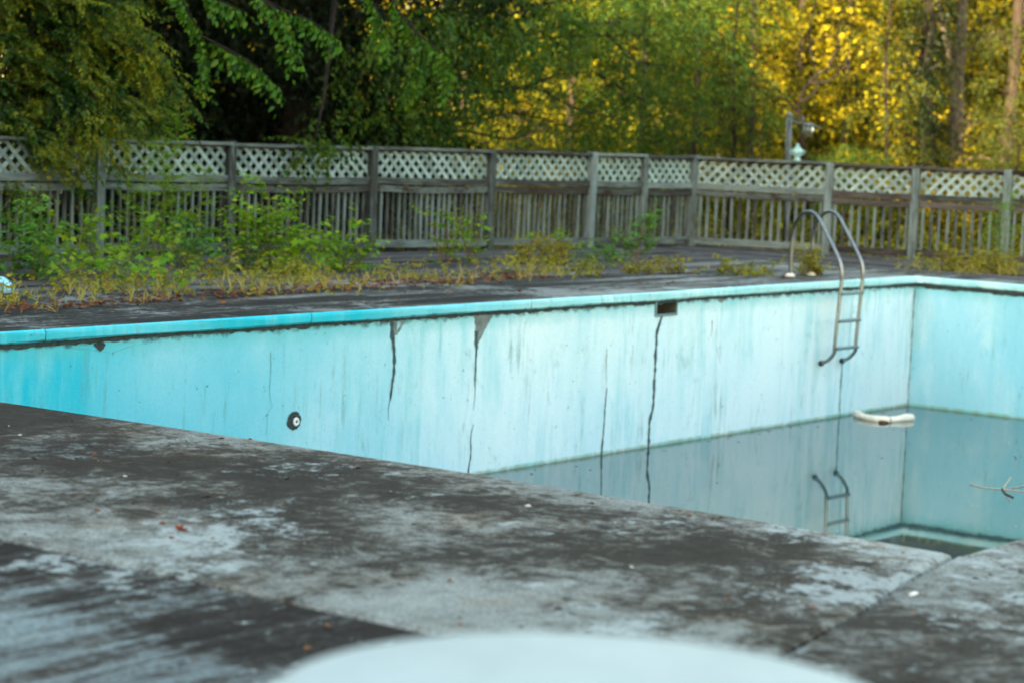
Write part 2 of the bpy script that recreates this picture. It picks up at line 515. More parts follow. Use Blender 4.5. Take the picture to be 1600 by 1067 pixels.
# leaves
M['lf_over'] = leaf_mat('fine_olive_leaves', [(0.05, 0.13, 0.012), (0.16, 0.20, 0.006), (0.27, 0.25, 0.006), (0.04, 0.14, 0.028), (0.20, 0.19, 0.006), (0.03, 0.08, 0.012)], 0.3, gloss=0.01, drift=2.4, tint=(0.16, 0.34, 0.8), amt=1.0)
M['lf_dark'] = leaf_mat('dark_broad_leaves', [(0.005, 0.015, 0.005), (0.008, 0.024, 0.005), (0.014, 0.030, 0.005), (0.006, 0.019, 0.008), (0.011, 0.011, 0.005), (0.030, 0.060, 0.007)], 0.25, 0.4, 0.010, drift=1.0, tint=(0.45, 0.45, 0.5), amt=1.0)  # lowered leaf colour carries the deep shade of the left trees
M['lf_bright'] = leaf_mat('bright_broad_leaves', [(0.036, 0.125, 0.010), (0.07, 0.17, 0.008), (0.020, 0.070, 0.012), (0.11, 0.19, 0.008)], 0.3, gloss=0.012)  # lighter copy for sprays that catch the open sky
M['lf_mid'] = leaf_mat('mid_green_leaves', [(0.042, 0.11, 0.012), (0.08, 0.15, 0.009), (0.15, 0.175, 0.007), (0.038, 0.105, 0.018), (0.026, 0.07, 0.011)], 0.35, gloss=0.008, drift=1.0, tint=(0.36, 0.50, 0.8), amt=1.0)
M['lf_gold'] = leaf_mat('gold_sunlit_leaves', [(0.27, 0.215, 0.005), (0.36, 0.28, 0.006), (0.15, 0.15, 0.006), (0.52, 0.42, 0.015), (0.05, 0.065, 0.005), (0.024, 0.03, 0.006)], 0.3, gloss=0.005, drift=1.2, tint=(0.12, 0.19, 0.5), amt=1.0)  # warm sunlight put into the leaf gold, darker clumps tinted in
M['lf_amber'] = leaf_mat('amber_leaves', [(0.38, 0.275, 0.006), (0.32, 0.24, 0.006), (0.12, 0.125, 0.006), (0.48, 0.36, 0.012), (0.05, 0.055, 0.005), (0.05, 0.030, 0.008)], 0.3, gloss=0.005, drift=1.2, tint=(0.14, 0.15, 0.5), amt=1.0)  # as the gold: sun warmth held in the leaf colour
M['lf_green'] = leaf_mat('sunlit_green_leaves', [(0.20, 0.22, 0.008), (0.40, 0.34, 0.010), (0.11, 0.16, 0.010), (0.06, 0.085, 0.008)], 0.35, gloss=0.006, drift=1.2, tint=(0.35, 0.45, 0.7), amt=1.0)  # brightened green so the undergrowth reads as sunlit
M['lf_far'] = leaf_mat('distant_wood_leaves', [(0.022, 0.028, 0.006), (0.05, 0.055, 0.006), (0.24, 0.18, 0.006), (0.016, 0.018, 0.006), (0.012, 0.012, 0.005), (0.03, 0.022, 0.008)], 0.35, gloss=0.005)
M['lf_shade'] = leaf_mat('shaded_shrub_leaves', [(0.018, 0.036, 0.007), (0.04, 0.06, 0.007), (0.09, 0.085, 0.006), (0.014, 0.028, 0.008)], 0.3, gloss=0.008)  # darkened leaf colour stands for foliage out of the sun
M['lf_front'] = leaf_mat('outer_broad_leaves', [(0.026, 0.085, 0.010), (0.055, 0.125, 0.008), (0.10, 0.15, 0.007), (0.022, 0.065, 0.012)], 0.3, gloss=0.012, drift=1.6, tint=(0.35, 0.45, 0.7), amt=1.0)  # outer clumps of the dark crown, skylight painted in as lighter green
M['lf_weed'] = leaf_mat('fresh_weed_leaves', [(0.10, 0.26, 0.010), (0.17, 0.31, 0.010), (0.065, 0.20, 0.014), (0.23, 0.31, 0.008), (0.05, 0.14, 0.014)], 0.35, gloss=0.015)
M['lf_weed_d'] = leaf_mat('deep_weed_leaves', [(0.045, 0.16, 0.028), (0.075, 0.21, 0.026), (0.11, 0.23, 0.014)], 0.35)
M['lf_weed_y'] = leaf_mat('yellowing_weed_leaves', [(0.24, 0.26, 0.014), (0.32, 0.28, 0.015), (0.15, 0.21, 0.014), (0.28, 0.16, 0.03)], 0.35)
M['lf_dry'] = leaf_mat('dry_grass_blades', [(0.42, 0.33, 0.13), (0.50, 0.42, 0.20), (0.22, 0.24, 0.03), (0.36, 0.30, 0.08), (0.30, 0.17, 0.08)], 0.3)
M['lf_litter'] = leaf_mat('red_brown_litter', [(0.20, 0.045, 0.018), (0.13, 0.045, 0.022), (0.28, 0.11, 0.035), (0.09, 0.03, 0.018)], 0.15)
M['lf_red'] = leaf_mat('dead_red_leaf', [(0.26, 0.035, 0.010), (0.30, 0.05, 0.012)], 0.2)

# ------------------------------------------------------------------ setting: ground, deck
FC = Vector((2.42, 30.95, 0.0))                                # fence corner
DL = Vector((-4.16, -4.56, 0.0)).normalized()                  # along the left run, away from the corner
DR = Vector((3.99, -1.74, 0.0)).normalized()                   # along the right run
NLo = Vector((DL.y, -DL.x, 0.0))                               # outward normals
if NLo.x > 0: NLo = -NLo
NRo = Vector((-DR.y, DR.x, 0.0))
if NRo.y < 0: NRo = -NRo


def outline(off):
    c = FC + NLo * off + NRo * off
    return [c, FC + NRo * off + DR * 16, Vector((19, -9, 0)), Vector((-13, -9, 0)), FC + NLo * off + DL * 33]


def sheet(name, polys, z, mat, kind='structure', rz=None, loc=None):
    tris = tessellate_polygon([[Vector((p[0], p[1], 0)) for p in poly] for poly in polys])
    flat = [p for poly in polys for p in poly]
    b = MB()
    fs = []
    for t in tris:
        a, c, d = (flat[i] for i in t)
        n = (c[0] - a[0]) * (d[1] - a[1]) - (c[1] - a[1]) * (d[0] - a[0])
        fs.append(t if n > 0 else tuple(reversed(t)))
    b.add([(p[0], p[1], z) for p in flat], fs)
    o = b.build(name, mat, None, loc=loc, rz=rz)
    if kind: o['kind'] = kind
    return o


og = outline(0.16)
big = [(-700, -700), (700, -700), (700, 700), (-700, 700)]
sheet('ground', [big, [(p.x, p.y) for p in og]], -0.30, M['soil'])


def to_st(p):
    d = Vector(p) - POOL_O
    c, n = math.cos(-POOL_ROT), math.sin(-POOL_ROT)
    return (c * d.x - n * d.y, n * d.x + c * d.y)


LEN, WID, WZ = 15.96, 8.287, -1.534
deck_poly = [to_st(p) for p in og]
hole = [(-0.20, -0.20), (LEN + 0.2, -0.20), (LEN + 0.2, WID + 0.2), (-0.20, WID + 0.2)]
deck = sheet('pool_deck', [deck_poly, hole], -0.035, M['joint'], rz=POOL_ROT, loc=POOL_O)
# rim of the deck base down to the ground
b = MB()
n = len(deck_poly)
b.add([(x, y, -0.035) for x, y in deck_poly] + [(x, y, -0.32) for x, y in deck_poly], [(i, (i + 1) % n, n + (i + 1) % n, n + i) for i in range(n)])
b.build('deck_edge', M['joint'], deck)


def slab(poly, mat, z1=0.0, bev=0.012):
    """One concrete slab with softened edges, in pool coordinates."""
    n = len(poly)
    cx, cy = sum(p[0] for p in poly) / n, sum(p[1] for p in poly) / n
    def ins(d):
        out = []
        for i in range(n):
            a, b_, c = Vector(poly[i - 1]), Vector(poly[i]), Vector(poly[(i + 1) % n])
            e1, e2 = (b_ - a).normalized(), (c - b_).normalized()
            n1, n2 = Vector((-e1.y, e1.x)), Vector((-e2.y, e2.x))
            m = (n1 + n2)
            m = m / max(0.2, m.dot(n1))
            out.append(b_ + m * d)
        return out
    area = sum(poly[i - 1][0] * poly[i][1] - poly[i][0] * poly[i - 1][1] for i in range(n))
    if area < 0: poly.reverse()
    rings = [(0, z1 - 0.10), (0, z1 - bev), (bev * 0.3, z1 - bev * 0.3), (bev, z1)]
    vs, fs = [], []
    for d, z in rings:
        vs += [(p.x, p.y, z) for p in ins(d)]
    for r in range(3):
        for i in range(n):
            j = (i + 1) % n
            fs.append((r * n + i, r * n + j, (r + 1) * n + j, (r + 1) * n + i))
    fs.append(tuple(3 * n + i for i in range(n)))
    b = MB().add(vs, fs)
    b.sm = [False] * len(fs)
    return b.build('concrete_slab', mat, deck)


g = 0.008
EDGE = 0.035                                                   # rounding of the pool edge
near_edge = [(16.10, -0.3), (16.03, 2.8), (15.95, 4.4), (15.905, 5.9), (15.925, 7.2), (15.965, 8.287)]
j0 = (15.965, 8.287)
slab(near_edge + [(16.55, 8.41 - g), (17.25, 8.565 - g), (18.05, 8.70 - g), (18.48, 8.77 - g), (18.48, -0.3)], M['conc_near'], bev=EDGE)
slab([(16.55, 8.41 + g), (17.25, 8.565 + g), (18.05, 8.70 + g), (18.48, 8.77 + g), (18.48, 12.2), (16.30, 12.2), (16.22, 9.6), (16.12, 8.66), (15.985, 8.32)], M['conc_right'])
slab([(15.955, 8.31), (16.10, 8.68), (16.20, 9.6), (16.28, 12.2), (9.6, 12.2), (9.6, 8.29), (12.5, 8.30), (15.4, 8.305)], M['conc_right'], bev=EDGE)
slab([(9.58, 8.29), (9.58, 12.2), (3.0, 12.2), (3.0, 8.29)], M['conc_right'], bev=EDGE)
slab([(2.98, 8.29), (2.98, 12.2), (-0.35, 12.2), (-0.35, 8.29)], M['conc_right'], bev=EDGE)
slab([(18.50, -5.0), (18.50, 12.2), (23.5, 12.2), (23.5, -5.0)], M['conc_streak'], -0.004)
# far side: one long strip of slabs beside the coping, and the end strip
far_s = [(-0.62, 2.6), (2.62, 6.3), (6.32, 10.1), (10.12, 14.0), (14.02, 16.0)]
for a, c in far_s:
    slab([(a, -2.42), (c, -2.42), (c, -0.32), (a, -0.32)], M['conc_far'], bev=0.006)
slab([(16.02, -2.42), (18.48, -2.42), (18.48, -0.32), (16.02, -0.32)], M['conc_far'], bev=0.006)
for a, c in ((-0.30, 3.6), (3.62, 7.4), (7.42, 12.2)):
    slab([(-0.62, a), (-0.62, c), (-0.33, c), (-0.33, a)], M['conc_far'], bev=0.006)

# weathered deck boards between the concrete and the fence
bw = tag(empty('wooden_decking', P(-0.7, -2.5), 0), kind='structure')
def add_boards(d, nrm, o, rows, length, start, w=0.142, p=0.148, clip=None):
    ang = math.atan2(d.y, d.x)
    for r in range(rows):
        x = start - random.uniform(0, 1.8)
        while x < length:
            L = random.choice((2.4, 3.0, 3.66))
            c = o + d * (x + L / 2) + nrm * (r * p + w / 2)
            if clip is None or clip(c):
                key = ('board', L)
                me = BOARDS.get(key)
                if me is None:
                    b = MB().box((0, 0, 0), (L - 0.006, w, 0.036), bevel=0.004)
                    me = BOARDS[key] = b.mesh('board', M['board'])
                ob = link('board', me, bw)
                ob.location = (c.x - bw.location.x, c.y - bw.location.y, -0.018 + random.uniform(-0.004, 0.014))
                ob.rotation_euler = (random.uniform(-0.03, 0.03), random.uniform(-0.003, 0.003), ang + random.uniform(-0.003, 0.003))
            x += L
BOARDS = {}
uL = (P(1, 0) - P(0, 0)).normalized()
nL = (P(0, -1) - P(0, 0)).normalized()
# rows run beside the concrete, from the fence corner end towards the camera
def inside(c):
    for q, nn in ((FC, NLo), (FC, NRo)):
        if (c - q).dot(nn) > 0.05: return False
    return True
add_boards(uL, nL, P(-0.62, -2.44), 22, 17.0, 0.0, clip=lambda c: (c - FC).dot(NLo) < 0.02)
uE = (P(0, 1) - P(0, 0)).normalized()
nE = (P(-1, 0) - P(0, 0)).normalized()
add_boards(uE, nE, P(-0.64, -4.4), 20, 12.0, 0.0, clip=lambda c: inside(c))

# ------------------------------------------------------------------ the pool
pool = empty('swimming_pool', POOL_O, POOL_ROT, 'drained aqua painted swimming pool with stained cracked walls and a little murky water', 'swimming pool')
TW = -0.02
def wall(name, pts, mat):
    b = MB()
    b.add(pts, [(0, 1, 2, 3)])
    return b.build(name, mat, pool)
ZB = -2.5
# long far wall, cut out for the skimmer mouth
sk0, sk1, skt, skb = 5.13, 5.50, -0.088, -0.238
b = MB()
xs = [-0.02, sk0, sk1, LEN + 0.02]
zs = [ZB, skb, skt, -0.02]
idx = {}
for i, x in enumerate(xs):
    for j, z in enumerate(zs):
        idx[i, j] = len(b.v)
        b.v.append((x, TW, z))
for i in range(3):
    for j in range(3):
        if (i, j) == (1, 1): continue
        b.f.append((idx[i, j], idx[i, j + 1], idx[i + 1, j + 1], idx[i + 1, j]))
        b.m.append(0); b.sm.append(False)
far_wall = b.build('pool_wall', M['wall_far'], pool)
end_wall = wall('pool_wall', [(-TW * -1, TW, ZB), (-0.02, WID + 0.02, ZB), (-0.02, WID + 0.02, -0.02), (-0.02, TW, -0.02)], M['wall_end'])
wall('pool_wall', [(LEN + 0.06, TW, ZB), (LEN + 0.06, TW, -0.09), (LEN + 0.02, WID + 0.02, -0.09), (LEN + 0.02, WID + 0.02, ZB)], M['wall_plain'])
wall('pool_wall', [(-0.02, WID + 0.02, ZB), (LEN + 0.02, WID + 0.02, ZB), (LEN + 0.02, WID + 0.02, -0.09), (-0.02, WID + 0.02, -0.09)], M['wall_plain'])
MB().add([(-0.1, -0.1, ZB), (LEN + 0.1, -0.1, ZB), (LEN + 0.1, WID + 0.1, ZB), (-0.1, WID + 0.1, ZB)], [(0, 1, 2, 3)]).build('pool_floor', M['wall_plain'], pool)

# coping: painted nosing stones along the far side and the far end, each with its own joint
def coping(s0, s1, axis, jig=0.0, tilt=0.0):
    prof = [(-0.315, -0.09), (-0.315, 0.0), (-0.02, 0.004), (0.004, 0.001), (0.018, -0.010), (0.022, -0.030), (0.020, -0.072), (0.006, -0.086), (-0.03, -0.09)]
    b = MB()
    n = len(prof)
    steps = max(2, int((s1 - s0) / 0.25))
    vs = []
    for i in range(steps + 1):
        s = s0 + (s1 - s0) * i / steps
        for q, (t, z) in enumerate(prof):
            wob = (0.004 * math.sin(s * 3.1 + q) + random.uniform(-0.003, 0.003)) if q >= 4 else 0.0
            z2 = z + jig + tilt * (s - s0) + (wob * 1.2 if q >= 6 else 0)
            vs.append((s, t + wob, z2) if axis == 0 else (t + wob, s, z2))
    fs, ms = [], []
    for i in range(steps):
        for q in range(n):
            q2 = (q + 1) % n
            f = (i * n + q, i * n + q2, (i + 1) * n + q2, (i + 1) * n + q)
            fs.append(f if axis == 1 else f[::-1])
            ms.append(1 if q in (0, 1, 2) else 0)
    fs += [tuple(range(n)), tuple(steps * n + q for q in range(n))]
    ms += [0, 0]
    b.add(vs, fs)
    b.m = ms
    return b.build('coping_stone', [M['coping'], M['conc_far']], pool)
cuts = [-0.012, 2.35, 4.945, 7.6, 10.545, 13.3, LEN + 0.3]
for i in range(len(cuts) - 1):
    coping(cuts[i] + 0.007, cuts[i + 1] - 0.007, 0, random.uniform(-0.003, 0.003))
ecuts = [0.012, 2.4, 5.0, WID + 0.3]
for i in range(3):
    coping(ecuts[i] + 0.007, ecuts[i + 1] - 0.007, 1, random.uniform(-0.003, 0.003))
# crumbling black joint under the coping, lying on the wall head
def under_joint(axis, L):
    b = MB()
    N = int(L / 0.045)
    top, bot, vs, fs = -0.082, -0.100, [], []
    for i in range(N + 1):
        s = L * i / N
        amp = (0.010 if axis == 0 else 0.012 + 0.03 * min(1.0, s / 1.5)) + 0.016 * max(0, math.sin(s * 1.7 + 1.2) * math.sin(s * 0.63 + 2)) + random.random() ** 3 * 0.020
        for z, d in ((top, 0.008), (bot - amp, 0.004)):
            vs.append((s, TW + d, z) if axis == 0 else (TW + d, s, z))
    for i in range(N):
        f = (2 * i, 2 * i + 1, 2 * i + 3, 2 * i + 2)
        fs.append(f)
    b.add(vs, fs)
    return b.build('joint_line', M['grime'], pool)
under_joint(0, LEN)
under_joint(1, WID)

# cracks in the plaster: narrow dark wedges standing 3 mm proud of the wall face
def crack(pts, w, mat='crack', name='crack', axis=0, off=0.003):
    b = MB()
    fine = []
    for i in range(len(pts) - 1):
        a, c = pts[i], pts[i + 1]
        k_ = max(2, int(math.hypot(c[0] - a[0], c[1] - a[1]) / 0.028))
        for q in range(k_):
            fine.append((a[0] + (c[0] - a[0]) * q / k_, a[1] + (c[1] - a[1]) * q / k_))
    fine.append(pts[-1])
    n = len(fine)
    vs = []
    jit = 0.0
    for i, (s, z) in enumerate(fine):
        f = i / (n - 1)
        ww = (w[0] + (w[1] - w[0]) * f) * random.uniform(0.55, 1.35) / 2
        jit = jit * 0.6 + random.uniform(-0.005, 0.005)
        for sg in (-1, 1):
            ss = s + jit + sg * ww
            vs.append((ss, TW + off, z) if axis == 0 else (TW + off, ss, z))
    fs = [(2 * i, 2 * i + 1, 2 * i + 3, 2 * i + 2) for i in range(n - 1)]
    b.add(vs, fs)
    o = b.build(name, M[mat], pool)
    if w[0] > 0.018 and axis == 0:                            # plaster flaked off along the lips of the wider cracks
        e = MB()
        for i in range(n - 1):
            if math.sin(i * 0.7 + pts[0][0] * 9) + random.uniform(-0.6, 0.6) < 0.1: continue
            q = []
            for j, sg in ((i, -1), (i, 1), (i + 1, 1), (i + 1, -1)):
                mid = (vs[2 * j][0] + vs[2 * j + 1][0]) / 2
                hw = abs(vs[2 * j + 1][0] - vs[2 * j][0]) / 2 + 0.004 + 0.011 * (0.5 + 0.5 * math.sin(j * 1.9 + sg * 1.3))
                q.append((mid + sg * hw, TW + off * 0.5, vs[2 * j][2]))
            e.add(q, [(0, 3, 2, 1)])
        if e.v: e.build('flaked_edge', M['flake'], o)['kind'] = 'stuff'
    return o


def patch(left, rite, name='plaster_patch', mat='mortar', off=0.0025):
    b = MB()
    n = len(left)
    L = [(s + random.uniform(-0.008, 0.008), z) for s, z in left]
    R = [(s + random.uniform(-0.008, 0.008), z) for s, z in rite]
    b.add([(s, TW + off, z) for s, z in L] + [(s, TW + off, z) for s, z in R], [(i, i + 1, n + i + 1, n + i) for i in range(n - 1)])
    return b.build(name, M[mat], pool)


def resample(pts, n):
    d = [0]
    for a, c in zip(pts, pts[1:]): d.append(d[-1] + math.dist(a, c))
    out = []
    for i in range(n):
        x = d[-1] * i / (n - 1)
        out.append((float(np.interp(x, d, [q[0] for q in pts])), float(np.interp(x, d, [q[1] for q in pts]))))
    return out

crack([(9.500, -0.100), (9.49, -0.211), (9.465, -0.347), (9.451, -0.456), (9.46, -0.591), (9.491, -0.785)], (0.05, 0.022))
crack([(9.491, -0.785), (9.505, -0.86), (9.50, -0.95)], (0.010, 0.003))
patch(resample([(9.515, -0.10), (9.50, -0.18), (9.475, -0.245)], 9), resample([(9.43, -0.10), (9.43, -0.17), (9.452, -0.235)], 9))
patch(resample([(9.385, -0.10), (9.40, -0.16), (9.455, -0.225)], 9), resample([(9.345, -0.10), (9.362, -0.15), (9.43, -0.235)], 9))
patch(resample([(8.395, -0.10), (8.375, -0.18), (8.350, -0.27), (8.338, -0.36)], 14), resample([(8.06, -0.095), (8.15, -0.15), (8.255, -0.29), (8.315, -0.36)], 14))
crack([(8.350, -0.25), (8.335, -0.465), (8.342, -0.60), (8.336, -0.721)], (0.05, 0.012))
crack([(8.336, -0.721), (8.34, -0.949)], (0.012, 0.004))
crack([(8.335, -1.08), (8.356, -1.13), (8.376, -1.231), (8.352, -1.319), (8.378, -1.494), (8.38, -1.6)], (0.010, 0.022))
crack([(6.316, -0.518), (6.312, -0.703), (6.30, -0.85)], (0.010, 0.004))
crack([(6.290, -0.89), (6.300, -1.0), (6.307, -1.166), (6.319, -1.412), (6.33, -1.547), (6.33, -1.7)], (0.012, 0.034))
crack([(5.385, -0.245), (5.43, -0.33), (5.465, -0.406), (5.466, -0.66), (5.467, -0.914), (5.462, -1.105), (5.514, -1.292), (5.518, -1.508), (5.53, -1.7)], (0.040, 0.034))
crack([(10.969, -0.291), (10.955, -0.444), (10.97, -0.595), (10.935, -0.73), (10.971, -0.748), (10.983, -0.95)], (0.007, 0.003), 'crack_faint')
crack([(13.669, -0.119), (13.3, -0.135), (13.093, -0.137), (12.79, -0.181), (12.635, -0.204), (12.45, -0.165), (12.289, -0.152), (12.0, -0.150), (11.829, -0.140), (11.3, -0.175), (10.9, -0.19)], (0.010, 0.006))
crack([(4.356, -0.60), (4.30, -0.68), (4.25, -0.78)], (0.006, 0.004))
crack([(4.46, -0.33), (4.45, -0.42), (4.47, -0.5)], (0.010, 0.005))
crack([(1.665, -0.91), (1.662, -1.1), (1.668, -1.3), (1.655, -1.55)], (0.020, 0.010))
patch(resample([(12.82, -0.125), (12.80, -0.155), (12.76, -0.185)], 5), resample([(12.72, -0.125), (12.70, -0.15), (12.745, -0.186)], 5), 'plaster_hole', 'grime', 0.0045)
patch(resample([(4.42, -0.098), (4.38, -0.125), (4.31, -0.155)], 6), resample([(4.16, -0.098), (4.20, -0.125), (4.285, -0.155)], 6))
# vertical crack down the corner
crack([(0.0, -0.13), (0.004, -0.5), (-0.002, -0.9), (0.004, -1.3), (0.0, -1.6)], (0.022, 0.012), 'crack', 'corner_crack')

# skimmer mouth: a recessed box behind the wall face
sk = MB()
d0, d1 = TW - 0.002, -0.30
q = [(sk0, d0, skb), (sk1, d0, skb), (sk1, d0, skt), (sk0, d0, skt), (sk0, d1, skb), (sk1, d1, skb), (sk1, d1, skt), (sk0, d1, skt)]
sk.add(q, [(0, 1, 5, 4), (1, 2, 6, 5), (2, 3, 7, 6), (3, 0, 4, 7), (4, 5, 6, 7)])
skim = sk.build('skimmer_mouth', simple('skimmer_throat', (0.10, 0.095, 0.075), 0.9), pool)
fr = MB()
for a, c in (((sk0 - 0.012, skb - 0.012), (sk1 + 0.022, skb + 0.012)), ((sk1 - 0.008, skb + 0.012), (sk1 + 0.022, skt)), ((sk0 - 0.012, skb + 0.012), (sk0 + 0.004, skt))):
    fr.box(((a[0] + c[0]) / 2, TW + 0.002, (a[1] + c[1]) / 2), (abs(c[0] - a[0]), 0.016, abs(c[1] - a[1])))
fr.build('skimmer_frame', simple('grey_skimmer_frame', (0.13, 0.22, 0.24), 0.8), skim)
MB().box((sk1 - 0.045, TW - 0.045, (skb + skt) / 2), (0.016, 0.05, 0.13), bevel=0.003).build('weir_bracket', M['foam'], skim)

# return inlet: ragged dark ring in the plaster round a white nozzle
b = MB()
N = 40
vs = [(10.669, TW + 0.004, -0.858)]
for i in range(N):
    w = 2 * math.pi * i / N
    r = random.uniform(0.93, 1.08)
    vs.append((10.669 + 0.082 * r * math.cos(w), TW + 0.004, -0.858 + 0.074 * r * math.sin(w)))
b.add(vs, [(0, 1 + i, 1 + (i + 1) % N) for i in range(N)])
inlet = b.build('return_inlet', M['grime'], pool)
noz = MB().lathe([(0.0, 0.0), (0.032, 0.0), (0.036, 0.008), (0.030, 0.016), (0.016, 0.018), (0.014, 0.008), (0.0, 0.008)], n=24)
me = noz.mesh('nozzle', M['white_plastic'])
me.transform(Matrix.Rotation(rad(-90), 4, 'X'))
o = link('nozzle', me, inlet)
o.location = (10.655, TW + 0.005, -0.866)
hole_ = MB().lathe([(0.0, 0.0), (0.011, 0.0), (0.011, 0.002), (0.0, 0.002)], n=16)
me = hole_.mesh('nozzle_hole', M['rubber'])
me.transform(Matrix.Rotation(rad(-90), 4, 'X'))
o = link('nozzle_hole', me, inlet)
o.location = (10.655, TW + 0.0145, -0.866)

# water
wv = sheet('water', [[(TW - 0.001, TW), (LEN + 0.02, TW), (LEN + 0.02, WID + 0.02), (TW, WID + 0.02)]], WZ, M['water'], rz=POOL_ROT, loc=POOL_O)
# drowned leaves along the walls
b = MB()
for _ in range(46):
    if random.random() < 0.6: s_, t_ = random.uniform(0.1, 9), abs(random.gauss(0, 0.25)) + 0.03
    else: s_, t_ = random.uniform(0.1, 7), random.uniform(0.1, 4)
    lv = [(0, 0), (0.4, 0.28), (1, 0), (0.4, -0.28)]
    a = random.uniform(0, 6.28); L = random.uniform(0.025, 0.06)
    b.add([(s_ + L * (x_ * math.cos(a) - y_ * math.sin(a)), t_ + L * (x_ * math.sin(a) + y_ * math.cos(a)), WZ + 0.003 + 0.004 * abs(y_)) for x_, y_ in lv], [(0, 1, 2), (0, 2, 3)])
o = b.build('floating_leaves', M['lf_litter'], None, loc=POOL_O, rz=POOL_ROT)
tag(o, 'small brown drowned leaves floating mostly along the far pool wall', 'leaves', None, 'stuff')
# tiny floating specks
b = MB()
for _ in range(130):
    s, t = random.uniform(0.2, 9), random.uniform(0.1, 5)
    a = random.uniform(0, 6.28)
    r = random.uniform(0.004, 0.016)
    b.add([(s + r * math.cos(a + k_) * f, t + r * math.sin(a + k_) * f, WZ + 0.003) for k_, f in ((0, 1), (1.6, .5), (3.1, 1), (4.7, .5))], [(0, 1, 2, 3)])
o = b.build('floating_litter', simple('pale_scum', (0.5, 0.5, 0.42), 0.9), None, loc=POOL_O, rz=POOL_ROT)
tag(o, 'tiny pale specks of litter floating on the murky pool water', 'litter', None, 'stuff')

# ------------------------------------------------------------------ ladder
lad = empty('pool_ladder', P(1.6, -0.65), POOL_ROT, 'stainless steel pool ladder with two looped handrails and three treads at the far corner', 'ladder')
ORG = (1.6, -0.65, 0.0)
def rail_path(off):
    A, B = (1.83 + off, -0.65), (2.272 + off, 0.25)
    def w(f, z): return (A[0] + (B[0] - A[0]) * f, A[1] + (B[1] - A[1]) * f, z)
    top = catmull([w(0, -0.02), w(0.0, 0.25), w(0.004, 0.46), w(0.055, 0.60), w(0.19, 0.715), w(0.345, 0.742), w(0.48, 0.695), w(0.60, 0.590), w(0.80, 0.395), w(0.95, 0.235), w(0.995, 0.13), w(1.0, 0.0)], 6)
    C = (2.345 + off, 0.25)
    low = catmull([w(1.0, 0.0), (B[0] + 0.04, 0.25, -0.35), (C[0], 0.25, -0.68), (C[0] - 0.02, 0.235, -0.76), (C[0] - 0.085, 0.13, -0.85), (2.185 + off, 0.012, -0.897)], 6)
    return top + low[1:]
for off in (0.0, -0.475):
    rp = rail_path(off)
    rl = MB().tube(rp, 0.0205, 12).build('handrail', M['steel'], lad, ORG)
    fl = MB().lathe([(0.0, -0.002), (0.055, -0.002), (0.055, 0.010), (0.036, 0.030), (0.030, 0.034), (0.0, 0.034)], (1.83 + off, -0.65, 0.0), 20)
    fl.build('anchor_flange', M['foam'], rl, ORG)
    e, d = np.array(rp[-1]), np.array(rp[-1]) - np.array(rp[-2])
    d /= np.linalg.norm(d)
    MB().tube([e - d * 0.02, e + d * 0.004, e + d * 0.022], [0.027, 0.033, 0.030], 12).build('bumper', M['rubber'], rl, ORG)
for z, sl_ in ((-0.116, 2.30), (-0.416, 2.325), (-0.71, 2.345)):
    t = MB().box((sl_ - 0.2375, 0.25, z), (0.445, 0.062, 0.032), bevel=0.005)
    tr = t.build('tread', M['steel'], lad, ORG)
    for s_ in (sl_, sl_ - 0.475):
        MB().box((s_, 0.278, z), (0.024, 0.014, 0.024), bevel=0.003).build('tread_bolt', M['steel_dark'], tr, ORG)

# ------------------------------------------------------------------ fence
fence = empty('wooden_fence', FC, 0, 'weathered grey wooden fence with lattice top and balusters running behind the pool', 'fence')
KL = [0.0, 1.08, 2.18, 4.12, 6.17, 8.35, 10.15, 12.05, 14.0, 16.0]
KR = [0.0, 1.94, 3.13, 4.35, 5.9, 7.8, 9.8]
H_TOP, H_LT, H_LB, H_M1, H_M2, H_B1, H_B0 = 1.247, 1.170, 0.885, 0.800, 0.705, 0.135, 0.045
post_me = {}
def post_mesh(w):
    if w not in post_me:
        b = MB()
        b.box((0, 0, 0.50), (w, w, 1.50), bevel=0.006)
        post_me[w] = b.mesh('post', M['post'])
    return post_me[w]
bal_me = MB().box((0, 0, 0), (0.031, 0.031, H_M2 - H_B1 + 0.11), bevel=0.003).mesh('baluster', M['baluster'])
n_strip = [0]
extra_strips = []
def clip_rect(poly, x0, x1, z0, z1):
    for ax, lim, sg in ((0, x0, 1), (0, x1, -1), (1, z0, 1), (1, z1, -1)):
        out = []
        for i in range(len(poly)):
            a, c = poly[i - 1], poly[i]
            da, dc = sg * (a[ax] - lim), sg * (c[ax] - lim)
            if (da >= 0) != (dc >= 0):
                f = da / (da - dc)
                out.append((a[0] + (c[0] - a[0]) * f, a[1] + (c[1] - a[1]) * f))
            if dc >= 0: out.append(c)
        poly = out
        if not poly: return []
    return poly

